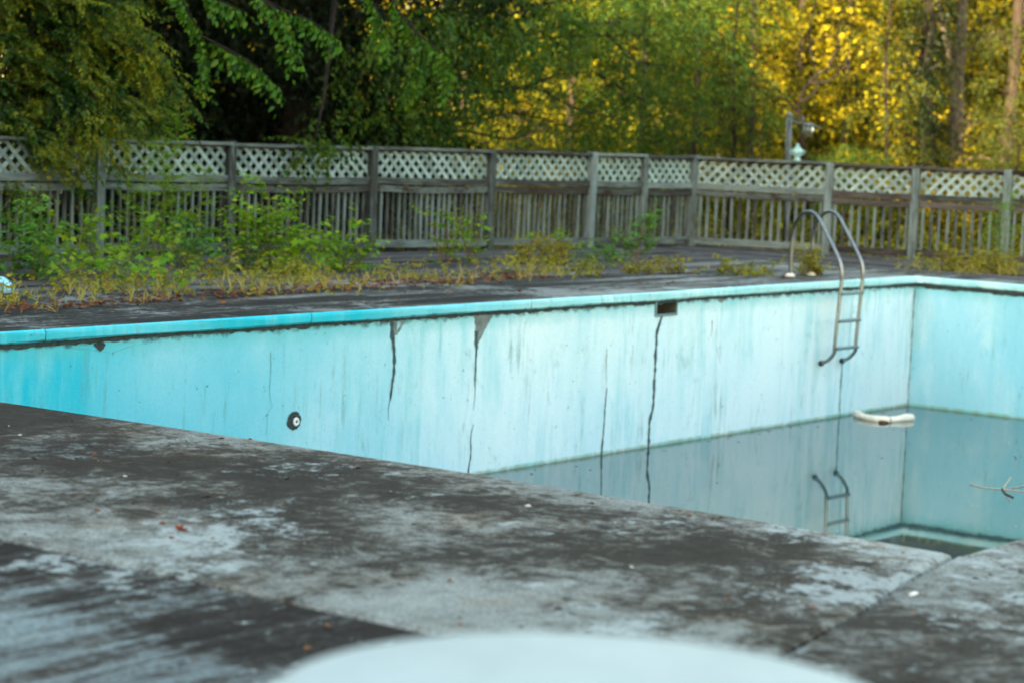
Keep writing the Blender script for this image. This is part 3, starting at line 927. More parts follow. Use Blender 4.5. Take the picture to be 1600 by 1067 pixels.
def run(D, N, K, pw, inv, dark_from):
    ang = math.atan2(D.y, D.x)
    for i, k_ in enumerate(K):
        if i == 0 and D is DR: continue
        w = pw if not (D is DL and i == 1) else pw * 0.8
        o = link('post', post_mesh(round(w, 3)), fence, D * k_ + Vector((0, 0, 0.03 + random.uniform(-0.006, 0.01) - 0.03)), ang + random.uniform(-0.03, 0.03))
        o.rotation_euler.x = random.uniform(-0.006, 0.006)
        o.rotation_euler.y = random.uniform(-0.008, 0.008)
    for i in range(len(K) - 1):
        k0, k1 = K[i] + pw / 2, K[i + 1] - pw / 2
        L, m = k1 - k0, (k0 + k1) / 2
        off = N * 0.012
        dz = random.uniform(-0.008, 0.008)
        tilt = random.uniform(-0.006, 0.006)
        dark = i >= dark_from
        def bar(name, z0, z1, dep, ov, mat, oy=0.0, zj=0.0, sag=0.012):
            b = MB()
            S = 8
            for q in range(S):
                pass
            n_ = S + 1
            vs = []
            for q in range(n_):
                x = -(L + ov) / 2 + (L + ov) * q / S
                dzq = sag * (((2 * q / S) - 1) ** 2 - 0.5) * (1 if random.random() < 0.9 else 0.6)
                wob = random.uniform(-0.0025, 0.0025)
                for yy, zz in ((-dep / 2, z0), (dep / 2, z0), (dep / 2, z1), (-dep / 2, z1)):
                    vs.append((x, yy + wob, zz + dzq - (z0 + z1) / 2))
            fs = [(3, 2, 1, 0), tuple((n_ - 1) * 4 + r for r in range(4))]
            for q in range(S):
                for r in range(4):
                    r2 = (r + 1) % 4
                    fs.append((q * 4 + r, q * 4 + r2, q * 4 + 4 + r2, q * 4 + 4 + r))
            b.add(vs, fs)
            o = b.build(name, mat, fence)
            o.location = D * m + off + N * oy + Vector((0, 0, (z0 + z1) / 2 + dz + zj))
            o.rotation_euler = (0, tilt, ang)
            return o
        rm = M['rail_dark'] if dark else M['rail']
        sg = random.uniform(-0.004, 0.016)
        bar('top_rail', H_TOP - 0.034, H_TOP, 0.125, pw * 0.96, rm, 0, 0, sg)
        bar('lattice_frame', H_TOP - 0.080, H_TOP - 0.038, 0.03, -0.006, M['rail_dark'], 0.026, 0, sg)
        bar('middle_rail', H_M1, H_LB - 0.006, 0.045, -0.006, M['rail'] if not (dark and i == 1) else rm, -0.02, 0, 0.012)
        bar('middle_rail', H_M2, H_M1 - 0.018, 0.038, -0.01, rm if dark else (M['rail'] if i in (5, 6) and D is DL else M['rail_peel']), -0.012, 0, 0.02)
        bar('bottom_rail', H_B0, H_B1, 0.045, -0.006, rm, -0.015, 0, 0.006)
        # balusters
        nb = max(3, int(round(L / (0.098 if D is DL else 0.112))))
        visible = not (D is DL and i >= 8) and not (D is DR and i >= 5)
        for q in range(nb):
            x = k0 + L * (q + 0.5) / nb + random.uniform(-0.008, 0.008)
            o = link('baluster', bal_me, fence)
            o.location = D * x + N * (0.012 + 0.022) + Vector((0, 0, (H_B1 + H_M2) / 2 + random.uniform(-0.01, 0.01)))
            o.rotation_euler = (random.uniform(-0.006, 0.006), random.uniform(-0.012, 0.012), ang)
        # lattice strips, two crossed layers, each cut to its opening
        P_, w = 0.150, 0.044
        z0, z1 = H_LB - 0.01, H_TOP - 0.055
        hh = z1 - z0
        for lay, sgn in ((0, 1), (1, -1)):
            x = k0 - hh - random.uniform(0, P_)
            while x < k1 + hh:
                hw = w / math.sqrt(2) * 1.0
                if sgn > 0: poly = [(x - hw, z0), (x + hw, z0), (x + hw + hh, z1), (x - hw + hh, z1)]
                else: poly = [(x - hw + hh, z0), (x + hw + hh, z0), (x + hw, z1), (x - hw, z1)]
                poly = clip_rect(poly, k0 + 0.004, k1 - 0.004, z0, z1)
                x += P_
                if len(poly) < 3: continue
                ar = abs(sum(poly[j - 1][0] * poly[j][1] - poly[j][0] * poly[j - 1][1] for j in range(len(poly)))) / 2
                if ar < 0.0012: continue
                cx = sum(p_[0] for p_ in poly) / len(poly)
                cz = sum(p_[1] for p_ in poly) / len(poly)
                th = 0.0055
                n_ = len(poly)
                vs = [(p_[0] - cx, -th / 2, p_[1] - cz) for p_ in poly] + [(p_[0] - cx, th / 2, p_[1] - cz) for p_ in poly]
                fs = [tuple(range(n_)), tuple(reversed(range(n_, 2 * n_)))] + [(j, n_ + j, n_ + (j + 1) % n_, (j + 1) % n_) for j in range(n_)]
                loc = D * cx + N * (0.020 + lay * 0.0075) + Vector((0, 0, cz + dz))
                if visible and n_strip[0] < 299:
                    n_strip[0] += 1
                    o = MB().add(vs, fs).build('lattice_strip', M['lattice'], fence)
                    o.location = loc
                    o.rotation_euler = (0, tilt, ang)
                else:
                    ca, sa = math.cos(ang), math.sin(ang)
                    extra_strips.append(([(loc.x + ca * a - sa * c, loc.y + sa * a + ca * c, loc.z + d) for a, c, d in vs], fs))
# the run nearest to the picture first, so its strips are the ones built singly
run(DL, NLo, KL, 0.105, True, 99)
run(DR, NRo, KR, 0.105, True, 1)
if extra_strips:
    b = MB()
    for vs, fs in extra_strips: b.add(vs, fs)
    o = b.build('lattice_panel', M['lattice'], fence)
    o['kind'] = 'stuff'

# ------------------------------------------------------------------ foliage machinery
def norm(a):
    return a / (np.linalg.norm(a, axis=-1, keepdims=True) + 1e-12)


def leaf_shape(kind, L, W):
    """Vertices and triangles of one leaf lying along +x."""
    f = 0.12 * W
    if kind == 'diamond':
        v = [(0, 0, 0), (0.42 * L, W / 2, f), (L, 0, -0.06 * L), (0.42 * L, -W / 2, f)]
        t = [(0, 3, 2), (0, 2, 1)]
    elif kind == 'oval':
        v = [(0, 0, 0), (0.28 * L, 0.46 * W, f), (0.66 * L, 0.40 * W, f * 0.6), (L, 0, -0.10 * L), (0.66 * L, -0.40 * W, f * 0.6), (0.28 * L, -0.46 * W, f)]
        t = [(0, 5, 4), (0, 4, 3), (0, 3, 2), (0, 2, 1)]
    elif kind == 'blade':
        v = [(0, W / 2, 0), (0, -W / 2, 0), (0.55 * L, -W * 0.4, 0.06 * L), (0.55 * L, W * 0.4, 0.06 * L), (L, 0, -0.05 * L)]
        t = [(0, 1, 2), (0, 2, 3), (3, 2, 4)]
    else:                                                     # five-lobed
        out = []
        for a, r in ((-2.5, 0.30), (-1.75, 0.62), (-1.25, 0.36), (-0.85, 0.86), (-0.38, 0.46), (0, 1.0), (0.38, 0.46), (0.85, 0.86), (1.25, 0.36), (1.75, 0.62), (2.5, 0.30)):
            out.append((0.36 * L + 0.62 * L * r * math.cos(a), 0.62 * W * r * math.sin(a), 0.05 * L - 0.12 * L * r))
        v = [(0.36 * L, 0, 0.05 * L)] + out
        t = [(0, i, i + 1) for i in range(1, len(out))]
    return np.array(v, float), np.array(t, int)


def rotz(a):
    c, s = np.cos(a), np.sin(a)
    z = np.zeros_like(c)
    o = np.ones_like(c)
    return np.stack([np.stack([c, -s, z], -1), np.stack([s, c, z], -1), np.stack([z, z, o], -1)], -2)


def rotx(a):
    c, s = np.cos(a), np.sin(a)
    z = np.zeros_like(c)
    o = np.ones_like(c)
    return np.stack([np.stack([o, z, z], -1), np.stack([z, c, -s], -1), np.stack([z, s, c], -1)], -2)


def roty(a):
    c, s = np.cos(a), np.sin(a)
    z = np.zeros_like(c)
    o = np.ones_like(c)
    return np.stack([np.stack([c, z, s], -1), np.stack([z, o, z], -1), np.stack([-s, z, c], -1)], -2)


def make_spray(rng, n, length, kind, L, W, droop=0.3, twig_r=0.003, spread=0.95, flat=0.5):
    lv, lt = leaf_shape(kind, L, W)
    xs = np.linspace(0.08, 1.0, n) * length
    ys = np.sin(xs / length * rng.uniform(1, 3)) * length * 0.06 * rng.uniform(-1, 1)
    zs = -droop * length * (xs / length) ** 2
    side = np.where(np.arange(n) % 2 == 0, 1.0, -1.0)
    side[-1] = 0.12
    a = side * rng.uniform(spread * 0.65, spread * 1.25, n)
    pitch = rng.uniform(-0.1, 0.75, n) + droop
    roll = rng.normal(0, flat, n)
    R = rotz(a) @ roty(pitch) @ rotx(roll)
    sc = rng.uniform(0.65, 1.12, n) * (1.0 - 0.35 * (xs / length) ** 3)
    V = np.einsum('nij,vj->nvi', R, lv) * sc[:, None, None] + np.stack([xs, ys, zs], -1)[:, None, :]
    T = (lt[None] + (np.arange(n) * len(lv))[:, None, None])
    V = V.reshape(-1, 3)
    T = T.reshape(-1, 3)
    mi = np.zeros(len(T), int)
    if twig_r == 0.0: return V, T, mi
    # twig: a thin three-sided stalk
    k = 4
    tx = np.linspace(0, 1, k)
    pts = np.stack([tx * length, np.interp(tx * length, xs, ys), -droop * length * tx ** 2], -1)
    rr = twig_r * (1.0 - 0.75 * tx)
    ring = np.array([(0, math.cos(q), math.sin(q)) for q in (0, 2.094, 4.189)])
    tv = (pts[:, None, :] + ring[None] * rr[:, None, None]).reshape(-1, 3)
    tt = []
    for i in range(k - 1):
        for q in range(3):
            q2 = (q + 1) % 3
            A, B_, C, D_ = i * 3 + q, i * 3 + q2, i * 3 + 3 + q2, i * 3 + 3 + q
            tt += [(A, B_, C), (A, C, D_)]
    tt = np.array(tt) + len(V)
    return np.vstack([V, tv]), np.vstack([T, tt]), np.concatenate([mi, np.ones(len(tt), int)])


def scatter(name, sprays, pos, dirs, mats, parent=None, org=(0, 0, 0), scale=(0.8, 1.2), roll=0.5, rng=RNG, kind=None):
    """Join many copies of leafy sprays into one crown mesh."""
    pos = np.asarray(pos, float) - np.array(org)
    dirs = norm(np.asarray(dirs, float))
    which = rng.integers(0, len(sprays), len(pos))
    VV, TT, MM = [], [], []
    base = 0
    upv = np.array([0, 0, 1.0])
    for w, (sv, st, sm) in enumerate(sprays):
        ix = np.nonzero(which == w)[0]
        if len(ix) == 0: continue
        d = dirs[ix]
        y = norm(np.cross(upv, d) + 1e-6)
        z = np.cross(d, y)
        R = np.stack([d, y, z], -1) @ rotx(rng.normal(0, roll, len(ix)))
        s = rng.uniform(scale[0], scale[1], len(ix))
        V = np.einsum('nij,vj->nvi', R, sv) * s[:, None, None] + pos[ix][:, None, :]
        T = st[None] + (np.arange(len(ix)) * len(sv))[:, None, None] + base
        VV.append(V.reshape(-1, 3)); TT.append(T.reshape(-1, 3)); MM.append(np.tile(sm, len(ix)))
        base += len(ix) * len(sv)
    V = np.vstack(VV).astype(np.float32); T = np.vstack(TT).astype(np.int32); Mi = np.concatenate(MM).astype(np.int32)
    me = bpy.data.meshes.new(name)
    me.vertices.add(len(V)); me.vertices.foreach_set('co', V.ravel())
    me.loops.add(len(T) * 3); me.loops.foreach_set('vertex_index', T.ravel())
    me.polygons.add(len(T)); me.polygons.foreach_set('loop_start', np.arange(0, len(T) * 3, 3, dtype=np.int32))
    for m in mats: me.materials.append(m)
    me.polygons.foreach_set('material_index', Mi)
    me.update(calc_edges=True)
    o = link(name, me, parent)
    if kind: o['kind'] = kind
    return o


def clump_sites(rng, c, r, n, droop=0.25, shell=0.45):
    """Spray sites through a flattened clump, pointing outwards and a little down."""
    u_ = norm(rng.normal(size=(n, 3)))
    rr = shell + (1 - shell) * rng.random(n) ** 0.6
    p = np.array(c) + u_ * rr[:, None] * np.array(r)
    d = u_ * 0.8 + rng.normal(0, 0.45, (n, 3))
    d[:, 2] = d[:, 2] * 0.5 - droop
    return p, d


def limb_path(rng, a, c, sag=0.12, n=6, wob=0.05):
    a, c = np.array(a, float), np.array(c, float)
    L = np.linalg.norm(c - a)
    out = []
    for i in range(n):
        f = i / (n - 1)
        p = a + (c - a) * f
        p[2] += sag * L * math.sin(math.pi * f)
        if 0 < i < n - 1: p += rng.normal(0, wob * L * 0.5, 3)
        out.append(p)
    return out


def tree(name, label, cat, trunk, radii, clumps, sprays, leafm, barkm, group=None, seed=1, scale=(0.8, 1.25), droop=0.25, roll=0.5, subs=5, shell=0.45, twigm=None, extra=None, limb_r=0.035):
    """trunk: points; clumps: (centre, radii, sprays, height on the trunk where its limb leaves)."""
    rng = np.random.default_rng(seed)
    base = trunk[0]
    root = empty(name, base, 0, label, cat, group)
    b = MB()
    tp = catmull(trunk, 5)
    rr = np.interp(np.linspace(0, 1, len(tp)), np.linspace(0, 1, len(radii)), radii)
    rr = [r_ * rng.uniform(0.94, 1.06) for r_ in rr]
    b.tube(tp, rr, 10)
    tpa = np.array(tp)
    P_, D_ = [], []
    for cl in clumps:
        c, r, n = cl[:3]
        h = cl[3] if len(cl) > 3 else c[2] - 0.4 * abs(r[2]) - 0.3
        i = int(np.abs(tpa[:, 2] - h).argmin())
        st = tpa[i]
        path = limb_path(rng, st, c)
        lr = min(limb_r * (0.7 + 0.15 * np.linalg.norm(np.array(c) - st)), rr[i] * 0.7) * min(1.0, 0.25 + max(r))
        if n >= 30: b.tube(path, np.linspace(lr, lr * 0.35, len(path)), 6)
        for _ in range(subs if n >= 30 else 0):
            q = norm(rng.normal(size=3))
            e = np.array(c) + q * np.array(r) * rng.uniform(0.6, 0.95)
            s0 = path[rng.integers(len(path) // 2, len(path))]
            b.tube(limb_path(rng, s0, e, 0.05, 4, 0.08), [lr * 0.4, lr * 0.3, lr * 0.2, lr * 0.1], 4, cap=False)
        p, d = clump_sites(rng, c, r, n, droop, shell)
        P_.append(p); D_.append(d)
    if extra is not None:
        P_.append(np.array(extra[0])); D_.append(np.array(extra[1]))
    b.build('trunk', barkm, root, base)
    scatter('crown', sprays, np.vstack(P_), np.vstack(D_), [leafm, twigm or barkm], root, base, scale, roll, rng)
    return root


def sprays(seed, k, n, length, kind, L, W, **kw):
    rng = np.random.default_rng(seed)
    return [make_spray(rng, n + int(rng.integers(-1, 2)), length * rng.uniform(0.8, 1.2), kind, L, W, **kw) for _ in range(k)]

SP_FINE = sprays(1, 6, 18, 0.36, 'oval', 0.060, 0.030, droop=0.16, spread=0.95, twig_r=0.0015, flat=0.7)
SP_BROAD = sprays(2, 6, 11, 0.55, 'oval', 0.110, 0.055, droop=0.40, spread=1.0)
SP_MID = sprays(3, 6, 14, 0.50, 'diamond', 0.075, 0.034, droop=0.30)
SP_GOLD = sprays(4, 6, 12, 0.55, 'diamond', 0.100, 0.062, droop=0.25)
SP_BIG = sprays(5, 4, 9, 1.0, 'diamond', 0.28, 0.20, droop=0.25, twig_r=0.0)
SP_BELT = sprays(6, 4, 9, 1.3, 'diamond', 0.46, 0.32, droop=0.25, twig_r=0.0)
SP_SHRUB = sprays(7, 6, 13, 0.30, 'oval', 0.055, 0.026, droop=0.2)

# ------------------------------------------------------------------ trees
C_OVER = [((-5.39, 24.20, 2.42), (0.63, 0.56, 0.42), 420), ((-4.55, 23.80, 2.40), (0.51, 0.46, 0.31), 330), ((-5.11, 23.60, 1.80), (0.54, 0.49, 0.33), 360), ((-4.38, 23.30, 1.90), (0.50, 0.45, 0.24), 300), ((-3.91, 23.10, 2.04), (0.33, 0.30, 0.17), 170), ((-3.63, 22.90, 1.78), (0.34, 0.31, 0.07), 110), ((-3.47, 22.90, 1.58), (0.26, 0.24, 0.05), 70), ((-4.77, 23.00, 1.41), (0.46, 0.42, 0.19), 260), ((-4.10, 22.90, 1.47), (0.40, 0.36, 0.12), 170), ((-5.15, 22.90, 1.16), (0.30, 0.27, 0.25), 190), ((-4.45, 22.70, 1.06), (0.09, 0.28, 0.31), 130), ((-4.19, 22.60, 0.90), (0.33, 0.29, 0.05), 70), ((-4.56, 22.60, 0.77), (0.10, 0.14, 0.16), 60), ((-5.19, 22.80, 0.71), (0.16, 0.21, 0.24), 90), ((-4.14, 23.60, 2.28), (0.31, 0.28, 0.27), 190), ((-5.40, 24.80, 3.32), (1.07, 0.96, 0.50), 420), ((-4.34, 24.80, 3.19), (0.50, 0.45, 0.29), 160), ((-4.95, 22.40, 0.50), (0.29, 0.26, 0.19), 90)]
C_DARK = [((-4.20, 30.20, 1.79), (1.13, 1.02, 0.83), 330), ((-2.92, 30.50, 1.68), (1.05, 0.95, 0.66), 300), ((-3.55, 29.60, 2.65), (1.19, 1.07, 0.72), 330), ((-2.12, 28.60, 2.59), (0.91, 0.81, 0.66), 240), ((-1.58, 28.00, 2.03), (0.68, 0.62, 0.48), 190), ((-0.98, 28.60, 2.72), (0.74, 0.67, 0.49), 190), ((-1.02, 28.40, 1.90), (0.37, 0.33, 0.33), 75), ((-0.34, 29.00, 2.93), (0.54, 0.49, 0.42), 100), ((-2.08, 28.50, 1.62), (0.57, 0.52, 0.29), 110), ((-2.33, 25.20, 1.21), (0.15, 0.13, 0.13), 22), ((-2.26, 25.60, 1.41), (0.21, 0.19, 0.12), 24), ((-1.54, 27.60, 1.57), (0.28, 0.25, 0.10), 26), ((-0.41, 30.00, 2.29), (0.39, 0.35, 0.35), 60), ((-3.05, 28.50, 3.91), (1.80, 1.62, 0.74), 420), ((-0.87, 29.00, 3.88), (1.17, 1.05, 0.58), 240), ((-1.38, 27.00, 2.56), (0.47, 0.42, 0.39), 80), ((0.25, 30.00, 2.83), (0.43, 0.39, 0.35), 60), ((-2.2, 29.0, 5.4), (2.4, 2.2, 1.0), 420), ((-3.6, 26.6, 4.3), (1.5, 1.4, 0.6), 260)]
C_DEEP = [((-6.28, 29.00, 2.10), (1.42, 1.28, 1.17), 420), ((-5.02, 30.00, 1.42), (1.04, 0.93, 0.69), 300), ((-5.23, 30.00, 2.77), (1.29, 1.17, 0.78), 340), ((-6.14, 28.50, 0.55), (1.07, 0.96, 0.57), 260), ((-4.66, 29.50, 0.42), (0.93, 0.84, 0.51), 260), ((-3.37, 31.00, 0.33), (0.98, 0.88, 0.49), 240), ((-2.23, 32.50, 0.33), (0.84, 0.76, 0.47), 170), ((-1.46, 34.00, 0.41), (0.68, 0.62, 0.49), 70), ((-5.82, 29.00, 3.84), (1.84, 1.65, 0.75), 380), ((-1.88, 34.00, 1.17), (1.17, 1.06, 0.39), 160), ((-4.42, 32.00, 0.99), (1.29, 1.16, 0.46), 280), ((-2.95, 33.00, 1.04), (1.14, 1.03, 0.38), 220), ((-4.3, 32.5, 2.4), (1.5, 1.0, 0.9), 260), ((-6.2, 30.5, 5.4), (2.4, 2.2, 1.0), 380), ((-4.6, 31.6, 3.9), (2.2, 1.0, 1.2), 420), ((-1.9, 31.6, 3.5), (1.7, 0.9, 1.0), 260), ((-6.6, 31.6, 2.9), (1.5, 0.9, 1.2), 260), ((-2.6, 31.8, 2.2), (1.3, 0.8, 0.8), 200)]
C_MID = [((0.00, 33.50, 2.87), (1.16, 1.04, 0.53), 170), ((0.81, 34.50, 2.36), (1.04, 0.94, 0.55), 150), ((1.77, 34.50, 2.98), (1.04, 0.94, 0.65), 170), ((1.92, 34.50, 2.01), (0.89, 0.80, 0.46), 130), ((2.71, 35.50, 2.56), (0.77, 0.69, 0.61), 110), ((0.14, 33.50, 1.88), (0.82, 0.74, 0.35), 100), ((-0.88, 32.50, 1.59), (0.61, 0.55, 0.24), 60), ((0.85, 34.50, 1.52), (0.79, 0.71, 0.22), 70), ((-1.08, 32.00, 2.31), (0.46, 0.41, 0.37), 50), ((1.39, 35.50, 3.61), (1.43, 1.29, 0.46), 160), ((3.11, 36.50, 3.43), (0.68, 0.61, 0.63), 90), ((-0.23, 33.50, 3.90), (1.35, 1.21, 0.53), 150), ((2.27, 35.50, 4.25), (1.33, 1.20, 0.61), 150), ((-0.52, 35.00, 1.02), (0.91, 0.82, 0.25), 70), ((1.0, 35.0, 5.6), (2.2, 2.0, 0.9), 200)]
BR = [[(-3.74, 23.40, 2.98), (-3.52, 23.20, 2.65), (-3.33, 23.10, 2.32), (-3.26, 23.00, 1.93)], [(-3.35, 23.10, 2.35), (-3.01, 23.00, 2.20), (-2.73, 22.90, 2.05), (-2.55, 22.80, 1.90)], [(-2.98, 23.60, 3.02), (-2.68, 23.40, 2.73), (-2.26, 23.30, 2.57), (-1.97, 23.20, 2.40)], [(-2.75, 23.40, 2.76), (-2.53, 23.30, 2.56), (-2.36, 23.20, 2.22)], [(-1.59, 25.00, 3.04), (-1.29, 25.00, 2.62), (-0.91, 24.90, 2.32), (-0.87, 24.90, 2.09)], [(-1.29, 25.00, 2.69), (-1.13, 24.90, 2.27), (-1.26, 24.90, 1.99)], [(-3.47, 23.30, 2.85), (-3.19, 23.20, 2.73), (-2.99, 23.20, 2.66)], [(-1.80, 24.00, 3.03), (-1.58, 24.00, 2.70), (-1.50, 23.90, 2.43)]]

WB = 'trees behind the fence'
rng = np.random.default_rng(29)
ov = empty('overhanging_tree', (-7.4, 25.9, -0.3), 0, 'small-leaved olive green tree drooping over the fence at the left', 'tree', WB)
b = MB()
tr_ = catmull([(-7.4, 25.9, -0.3), (-7.2, 25.7, 1.4), (-6.7, 25.4, 3.0), (-6.0, 25.2, 4.4)], 5)
b.tube(tr_, np.linspace(0.16, 0.05, len(tr_)), 10)
pp_, dd_ = [], []
def droop_branch(a, c, sag, n, r0=0.012, dens=1.0):
    a, c = np.array(a, float), np.array(c, float)
    m = (a + c) / 2 + np.array([0, 0, sag])
    q = catmull([a, a * 0.6 + m * 0.4 + rng.normal(0, .04, 3), m, c], 6)
    b.tube(q, np.linspace(r0, 0.002, len(q)), 5, cap=False)
    for i in range(int(n * dens)):
        f = 0.15 + 0.85 * (i + rng.random()) / (n * dens)
        x = f * (len(q) - 1)
        i0 = min(int(x), len(q) - 2)
        pt_ = q[i0] + (q[i0 + 1] - q[i0]) * (x - i0)
        t = norm(q[i0 + 1] - q[i0])
        side = norm(np.cross(t, (0, 0, 1))) * rng.choice((-1, 1))
        pp_.append(pt_ + rng.normal(0, 0.015, 3)); dd_.append(t * 0.9 + side * rng.uniform(0.2, 0.8) + np.array([0, 0, rng.uniform(-0.42, 0.25)]))
tips = [(-3.35, 22.8, 1.60), (-3.42, 22.9, 1.86), (-3.50, 22.7, 1.42), (-3.62, 23.0, 2.05), (-3.75, 22.8, 1.30), (-3.95, 22.6, 1.22), (-3.72, 23.0, 2.25), (-3.9, 23.1, 2.5), (-4.44, 22.6, 0.72), (-4.36, 22.6, 0.98), (-4.52, 22.7, 0.86), (-3.98, 22.5, 0.90), (-5.2, 22.6, 0.45), (-5.0, 22.4, 0.62), (-5.35, 22.6, 0.80), (-4.7, 22.6, 1.05), (-4.2, 22.6, 1.15)]
for tp_ in tips:
    x, y, z = tp_
    a = (x - rng.uniform(1.1, 1.8), y + rng.uniform(0.4, 1.3), z + rng.uniform(0.25, 0.75))
    droop_branch(a, tp_, rng.uniform(0.08, 0.2), 34, dens=1.2)
    for _ in range(2):
        e = (x - rng.uniform(0.1, 0.5), y + rng.uniform(-0.1, 0.4), z + rng.uniform(-0.12, 0.28))
        droop_branch(np.array(a) + rng.normal(0, 0.1, 3), e, rng.uniform(0.05, 0.2), 26, 0.008)
for _ in range(150):
    x = rng.uniform(-6.0, -3.85); y = rng.uniform(22.7, 24.4)
    lo = 1.25 if x > -4.9 else 0.95
    z = rng.uniform(lo, 3.4)
    if z > 2.5 and x > -4.1: continue
    droop_branch((x - rng.uniform(0.6, 1.2), y + rng.uniform(0.2, 0.9), z + rng.uniform(0.1, 0.55)), (x, y, z), rng.uniform(0.05, 0.2), 30, 0.009)
for c in C_OVER[-3:-1]:
    p, d = clump_sites(rng, c[0], c[1], c[2], 0.4, 0.3)
    pp_ += list(p); dd_ += list(d)
for e in ((-5.4, 24.2, 2.6), (-4.9, 23.8, 2.9), (-5.6, 23.9, 2.0), (-5.9, 24.0, 1.4)):
    b.tube(limb_path(rng, tr_[rng.integers(9, 15)], e, 0.12), np.linspace(0.04, 0.012, 6), 6)
b.build('trunk', M['bark'], ov, ov.location)
scatter('crown', SP_FINE, pp_, dd_, [M['lf_over'], M['bark_dark']], ov, ov.location, (0.55, 1.2), 0.9, rng)
OUTER = {4, 5, 6, 7, 9, 10, 11, 12, 15, 16}
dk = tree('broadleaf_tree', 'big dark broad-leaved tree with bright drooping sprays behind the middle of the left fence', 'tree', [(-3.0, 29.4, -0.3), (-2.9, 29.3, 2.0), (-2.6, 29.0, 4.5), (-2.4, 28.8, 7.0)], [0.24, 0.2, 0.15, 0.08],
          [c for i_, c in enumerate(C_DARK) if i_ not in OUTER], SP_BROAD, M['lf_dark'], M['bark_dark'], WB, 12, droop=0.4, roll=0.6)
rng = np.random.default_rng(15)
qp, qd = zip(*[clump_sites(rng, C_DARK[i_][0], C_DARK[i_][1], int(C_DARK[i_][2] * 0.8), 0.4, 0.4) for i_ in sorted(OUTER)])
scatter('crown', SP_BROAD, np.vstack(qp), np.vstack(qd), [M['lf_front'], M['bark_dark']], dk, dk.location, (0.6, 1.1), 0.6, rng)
# its outer branches towards the pool; skylight put into brighter leaf colour
rng = np.random.default_rng(5)
bb = MB()
pp_, dd_ = [], []
for ln in BR:
    c = catmull(ln, 6)
    bb.tube(c, np.linspace(0.014, 0.004, len(c)), 5)
    for i in range(2, len(c)):
        t = norm(c[i] - c[i - 1])
        for sgn in (-1, 1):
            pp_.append(c[i]); dd_.append(t * 0.9 + np.array([sgn * 0.35, rng.uniform(-0.4, 0.1), -0.35]) + rng.normal(0, 0.15, 3))
up_limb = [((-2.6, 29.0, 4.6), (-3.4, 26.0, 4.6), (-3.74, 23.4, 2.98)), ((-2.6, 29.0, 4.8), (-2.9, 26.0, 4.9), (-2.98, 23.6, 3.02)), ((-2.5, 28.9, 5.0), (-1.9, 27.0, 4.6), (-1.59, 25.0, 3.04)), ((-2.6, 29.0, 4.7), (-2.2, 26.0, 4.6), (-1.80, 24.0, 3.03))]
up_limb.append(((-2.4, 28.2, 3.2), (-2.3, 26.6, 2.5), (-2.28, 25.7, 1.8), (-2.33, 25.2, 1.25)))
for q in up_limb: bb.tube(catmull(q, 6), np.linspace(0.04, 0.006, len(catmull(q, 6))), 6)
lb = bb.build('leafy_branch', M['bark_dark'], dk, dk.location)
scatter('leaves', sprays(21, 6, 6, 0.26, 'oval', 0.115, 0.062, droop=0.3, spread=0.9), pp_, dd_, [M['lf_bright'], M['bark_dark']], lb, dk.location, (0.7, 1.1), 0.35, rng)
tree('dark_tree', 'deep shaded evergreen mass of leaves filling the dark behind the left balusters', 'tree', [(-5.6, 30.6, -0.3), (-5.5, 30.5, 2.0), (-5.6, 30.3, 4.6), (-5.8, 30.0, 7.0)], [0.22, 0.19, 0.14, 0.07],
     C_DEEP, SP_BROAD, M['lf_dark'], M['bark_dark'], WB, 13, droop=0.3, scale=(1.0, 1.5))
tree('spreading_tree', 'mid green tree with thin dark horizontal limbs behind the fence centre', 'tree', [(-2.0, 33.4, -0.3), (-1.9, 33.2, 1.2), (-1.2, 33.0, 2.6), (0.3, 33.8, 4.2), (0.9, 34.6, 5.4)], [0.15, 0.13, 0.10, 0.07, 0.03],
     C_MID, SP_MID, M['lf_mid'], M['bark_dark'], WB, 14, droop=0.3, limb_r=0.022)
# long bare limbs of that tree
b = MB()
for q in ([(-1.62, 32.0, 2.06), (-1.07, 32.0, 2.22), (-0.52, 32.0, 2.11), (0.22, 32.0, 2.09), (0.78, 32.0, 1.84), (1.75, 33.0, 1.70)], [(-1.99, 31.0, 1.59), (-1.19, 31.0, 1.58), (-0.49, 31.0, 1.70), (-0.31, 31.0, 1.79)], [(-1.54, 31.0, 1.34), (-0.83, 31.0, 1.46), (-0.12, 31.0, 1.38), (0.42, 32.0, 1.65)], [(-1.9, 33.1, 1.6), (-1.6, 32.0, 2.0), (-1.0, 32.0, 2.2)]):
    c = catmull(q, 6)
    b.tube(c, np.linspace(0.024, 0.008, len(c)), 6)
st_ = bpy.data.objects['spreading_tree']
b.build('limb', M['bark_dark'], st_, st_.location)


def clumps_random(seed, c, n, spread, zr, rad_, m, rz=0.6):
    rng = np.random.default_rng(seed)
    out = []
    for _ in range(n):
        r = rng.uniform(*rad_)
        q = (c[0] + rng.normal(0, spread), c[1] + rng.normal(0, spread), rng.uniform(*zr))
        out.append((q, (r, r, r * rz), int(m * (r / rad_[1]) ** 2)))
    return out

def forest_tree(name, label, x, y, h, r0, n, spread, zr, rad_, m, leafm, barkm, seed, sp=SP_GOLD, lean=(0, 0), scale=(0.8, 1.3)):
    tr = [(x, y, -0.3), (x + lean[0] * 0.3, y + lean[1] * 0.3, h * 0.3), (x + lean[0] * 0.7, y, h * 0.65), (x + lean[0], y + lean[1], h)]
    return tree(name, label, 'tree', tr, [r0, r0 * 0.85, r0 * 0.6, r0 * 0.25], clumps_random(seed, (x + lean[0] * 0.5, y), n, spread, zr, rad_, m), sp, leafm, barkm, WB, seed, scale, 0.25, 0.7, 4, 0.3, None, None, 0.025)

